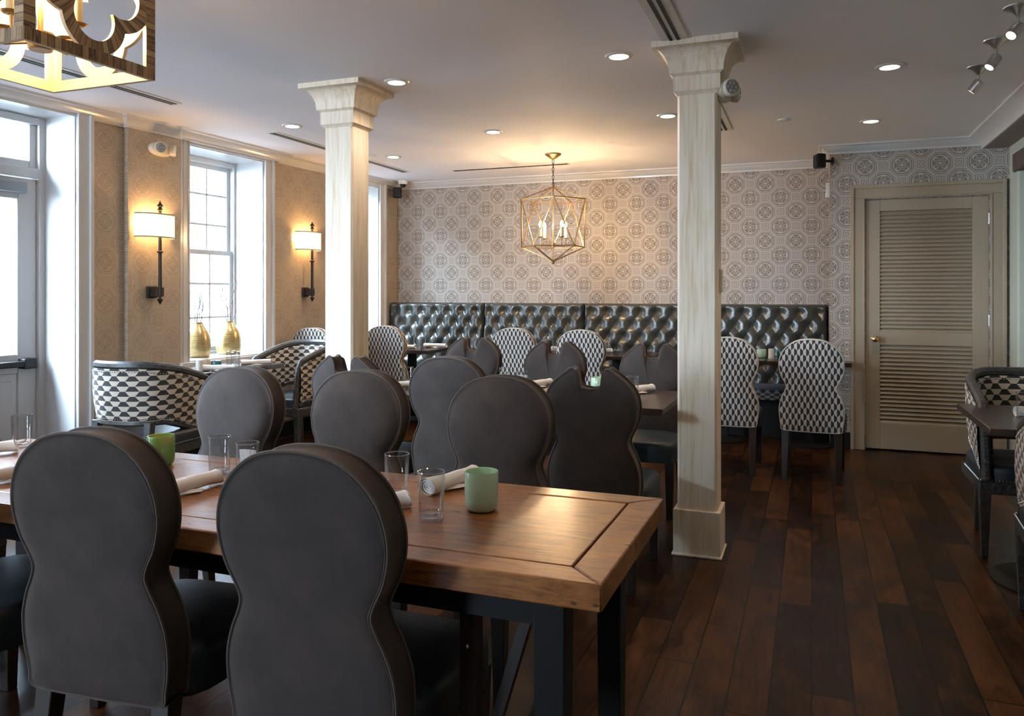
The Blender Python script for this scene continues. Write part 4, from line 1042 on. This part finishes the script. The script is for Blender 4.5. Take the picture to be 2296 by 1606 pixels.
# ---- vases on the window sill
def make_vase(loc, label, seed):
    rnd = random.Random(seed); r = thing('gold_vase', label, 'vase', loc, group='ribbed gold vases with twigs')
    b = MB(); pr = [(0, 0)]+catmull([(.088, 0), (.098, .015), (.106, .07), (.104, .12), (.098, .17), (.082, .215), (.058, .252), (.041, .278), (.043, .29)], 4)+[(.030, .289), (.028, .25), (0, .22)]
    b.lathe(pr, seg=36); b.build('vase_body', M['vase'], r, smooth=60)
    b = MB()
    def grow(p, d, L, w, depth):
        pts = [p]; q = Vector(p)
        for k in range(5):
            d = (d+Vector((rnd.uniform(-.16, .16), rnd.uniform(-.16, .16), rnd.uniform(-.04, .1)))).normalized(); q = q+d*L/5; pts.append(tuple(q))
            if depth and k in (1, 2, 3) and rnd.random() < .75:
                dd = (d+Vector((rnd.uniform(-.7, .7), rnd.uniform(-.7, .7), rnd.uniform(0, .4)))).normalized(); grow(tuple(q), dd, L*.5, w*.6, depth-1)
        b.tube(pts, [w*(1-.13*k) for k in range(6)], 4)
    for k in range(7):
        a = rnd.uniform(0, 2*PI); grow((.01*math.cos(a), .01*math.sin(a), .2), Vector((.26*math.cos(a), .26*math.sin(a), 1)), rnd.uniform(.28, .46), .0034, 2)
    b.build('twigs', M['twig'], r)
make_vase(lwp(1.50, -.16, .805), 'ribbed gold vase of bare twigs on the window sill, fully visible', 3)
make_vase(lwp(1.15, -.17, .805), 'ribbed gold vase of bare twigs on the window sill, cut by the window casing', 5)

# ------------------------------------------------------------------ outside the windows
M['ext'] = mat('weathered_siding', (.085, .087, .09), .9); M['extred'] = mat('red_paint', (.10, .012, .01), .8); M['extglass'] = mat('dark_window', (.03, .036, .042), .7)
M['pave'] = mat('street_paving', (.16, .16, .16), .9); M['leaf'] = mat('hedge_leaf', (.045, .045, .015), .8); M['teal_awn'] = mat('green_fascia', (.015, .06, .045), .8); M['brickx'] = mat('faded_brick', (.07, .035, .028), .85)
b = MB(); b.b2((-30, -15, -.3), (-5.3, 30, -.2)); struct(b.build('ground', M['pave']))
r = thing('building', 'pale building across the street seen through the sash window', 'building', (-12, 10, -.2))
b = MB(); b.b2((-3, -4.5, 0), (0, 9, 6.5)); b.build('wall', M['ext'], r)
for y in (-3.4, -.8, 1.8, 4.4):
    for z in (.9, 3.6): b = MB(); b.b2((-.02, y, z), (.03, y+.7, z+1.2)); w = b.build('window', M['extglass'], r); b = MB(); b.b2((.03, y-.05, z+.57), (.06, y+.75, z+.63)); b.b2((.03, y+.32, z), (.06, y+.38, z+1.2)); b.build('muntin', M['ext'], w)
b = MB(); b.prism([(0, 2.6), (1.2, 2.1), (1.2, 2.0), (0, 2.4)], -1.2, 1.2, Tm((0, .6, 0), rx=PI/2)); b.build('awning', M['extred'], r)
r = thing('building', 'brick and white shopfront seen through the glass of the entry door', 'building', (-13, 1.5, -.2))
b = MB(); b.b2((-3, -5.5, 0), (0, 3.5, 5.5)); b.build('wall', M['ext'], r); b = MB(); b.b2((0, -5, 0), (.05, 3.2, 1.0)); b.build('brick_base', M['brickx'], r)
b = MB(); b.b2((0, -5, 2.5), (.3, 3.2, 2.8)); b.build('fascia', M['teal_awn'], r)
for y in (-4, -1.4, 1.2): b = MB(); b.b2((-.02, y, 1.1), (.04, y+1.4, 2.3)); b.build('window', M['extglass'], r)
b = MB(); rnd = random.Random(2)
for i in range(1400):
    a, t = rnd.uniform(0, 2*PI), rnd.uniform(-1, 1); q = rnd.uniform(.8, 1.05); s = math.sqrt(1-t*t)
    c_ = Vector((.6*s*math.cos(a)*q, .9*s*math.sin(a)*q, .75+.7*t*q)); d = Vector((rnd.uniform(-1, 1), rnd.uniform(-1, 1), rnd.uniform(-1, 1))).normalized()*.06; e = d.cross(Vector((rnd.uniform(-1, 1), rnd.uniform(-1, 1), rnd.uniform(-1, 1)))).normalized()*.03
    b.add([c_-d, c_+e, c_+d, c_-e], [(0,1,2,3)])
r = thing('shrub', 'autumn-tinted shrub outside the entry door glass', 'shrub', (-8.2, 4.9, -.2)); b.build('foliage', M['leaf'], r)
b = MB(); b.tube([(0, 0, 0), (0, 0, .8)], .04, 8); b.build('stem', M['twig'], r)
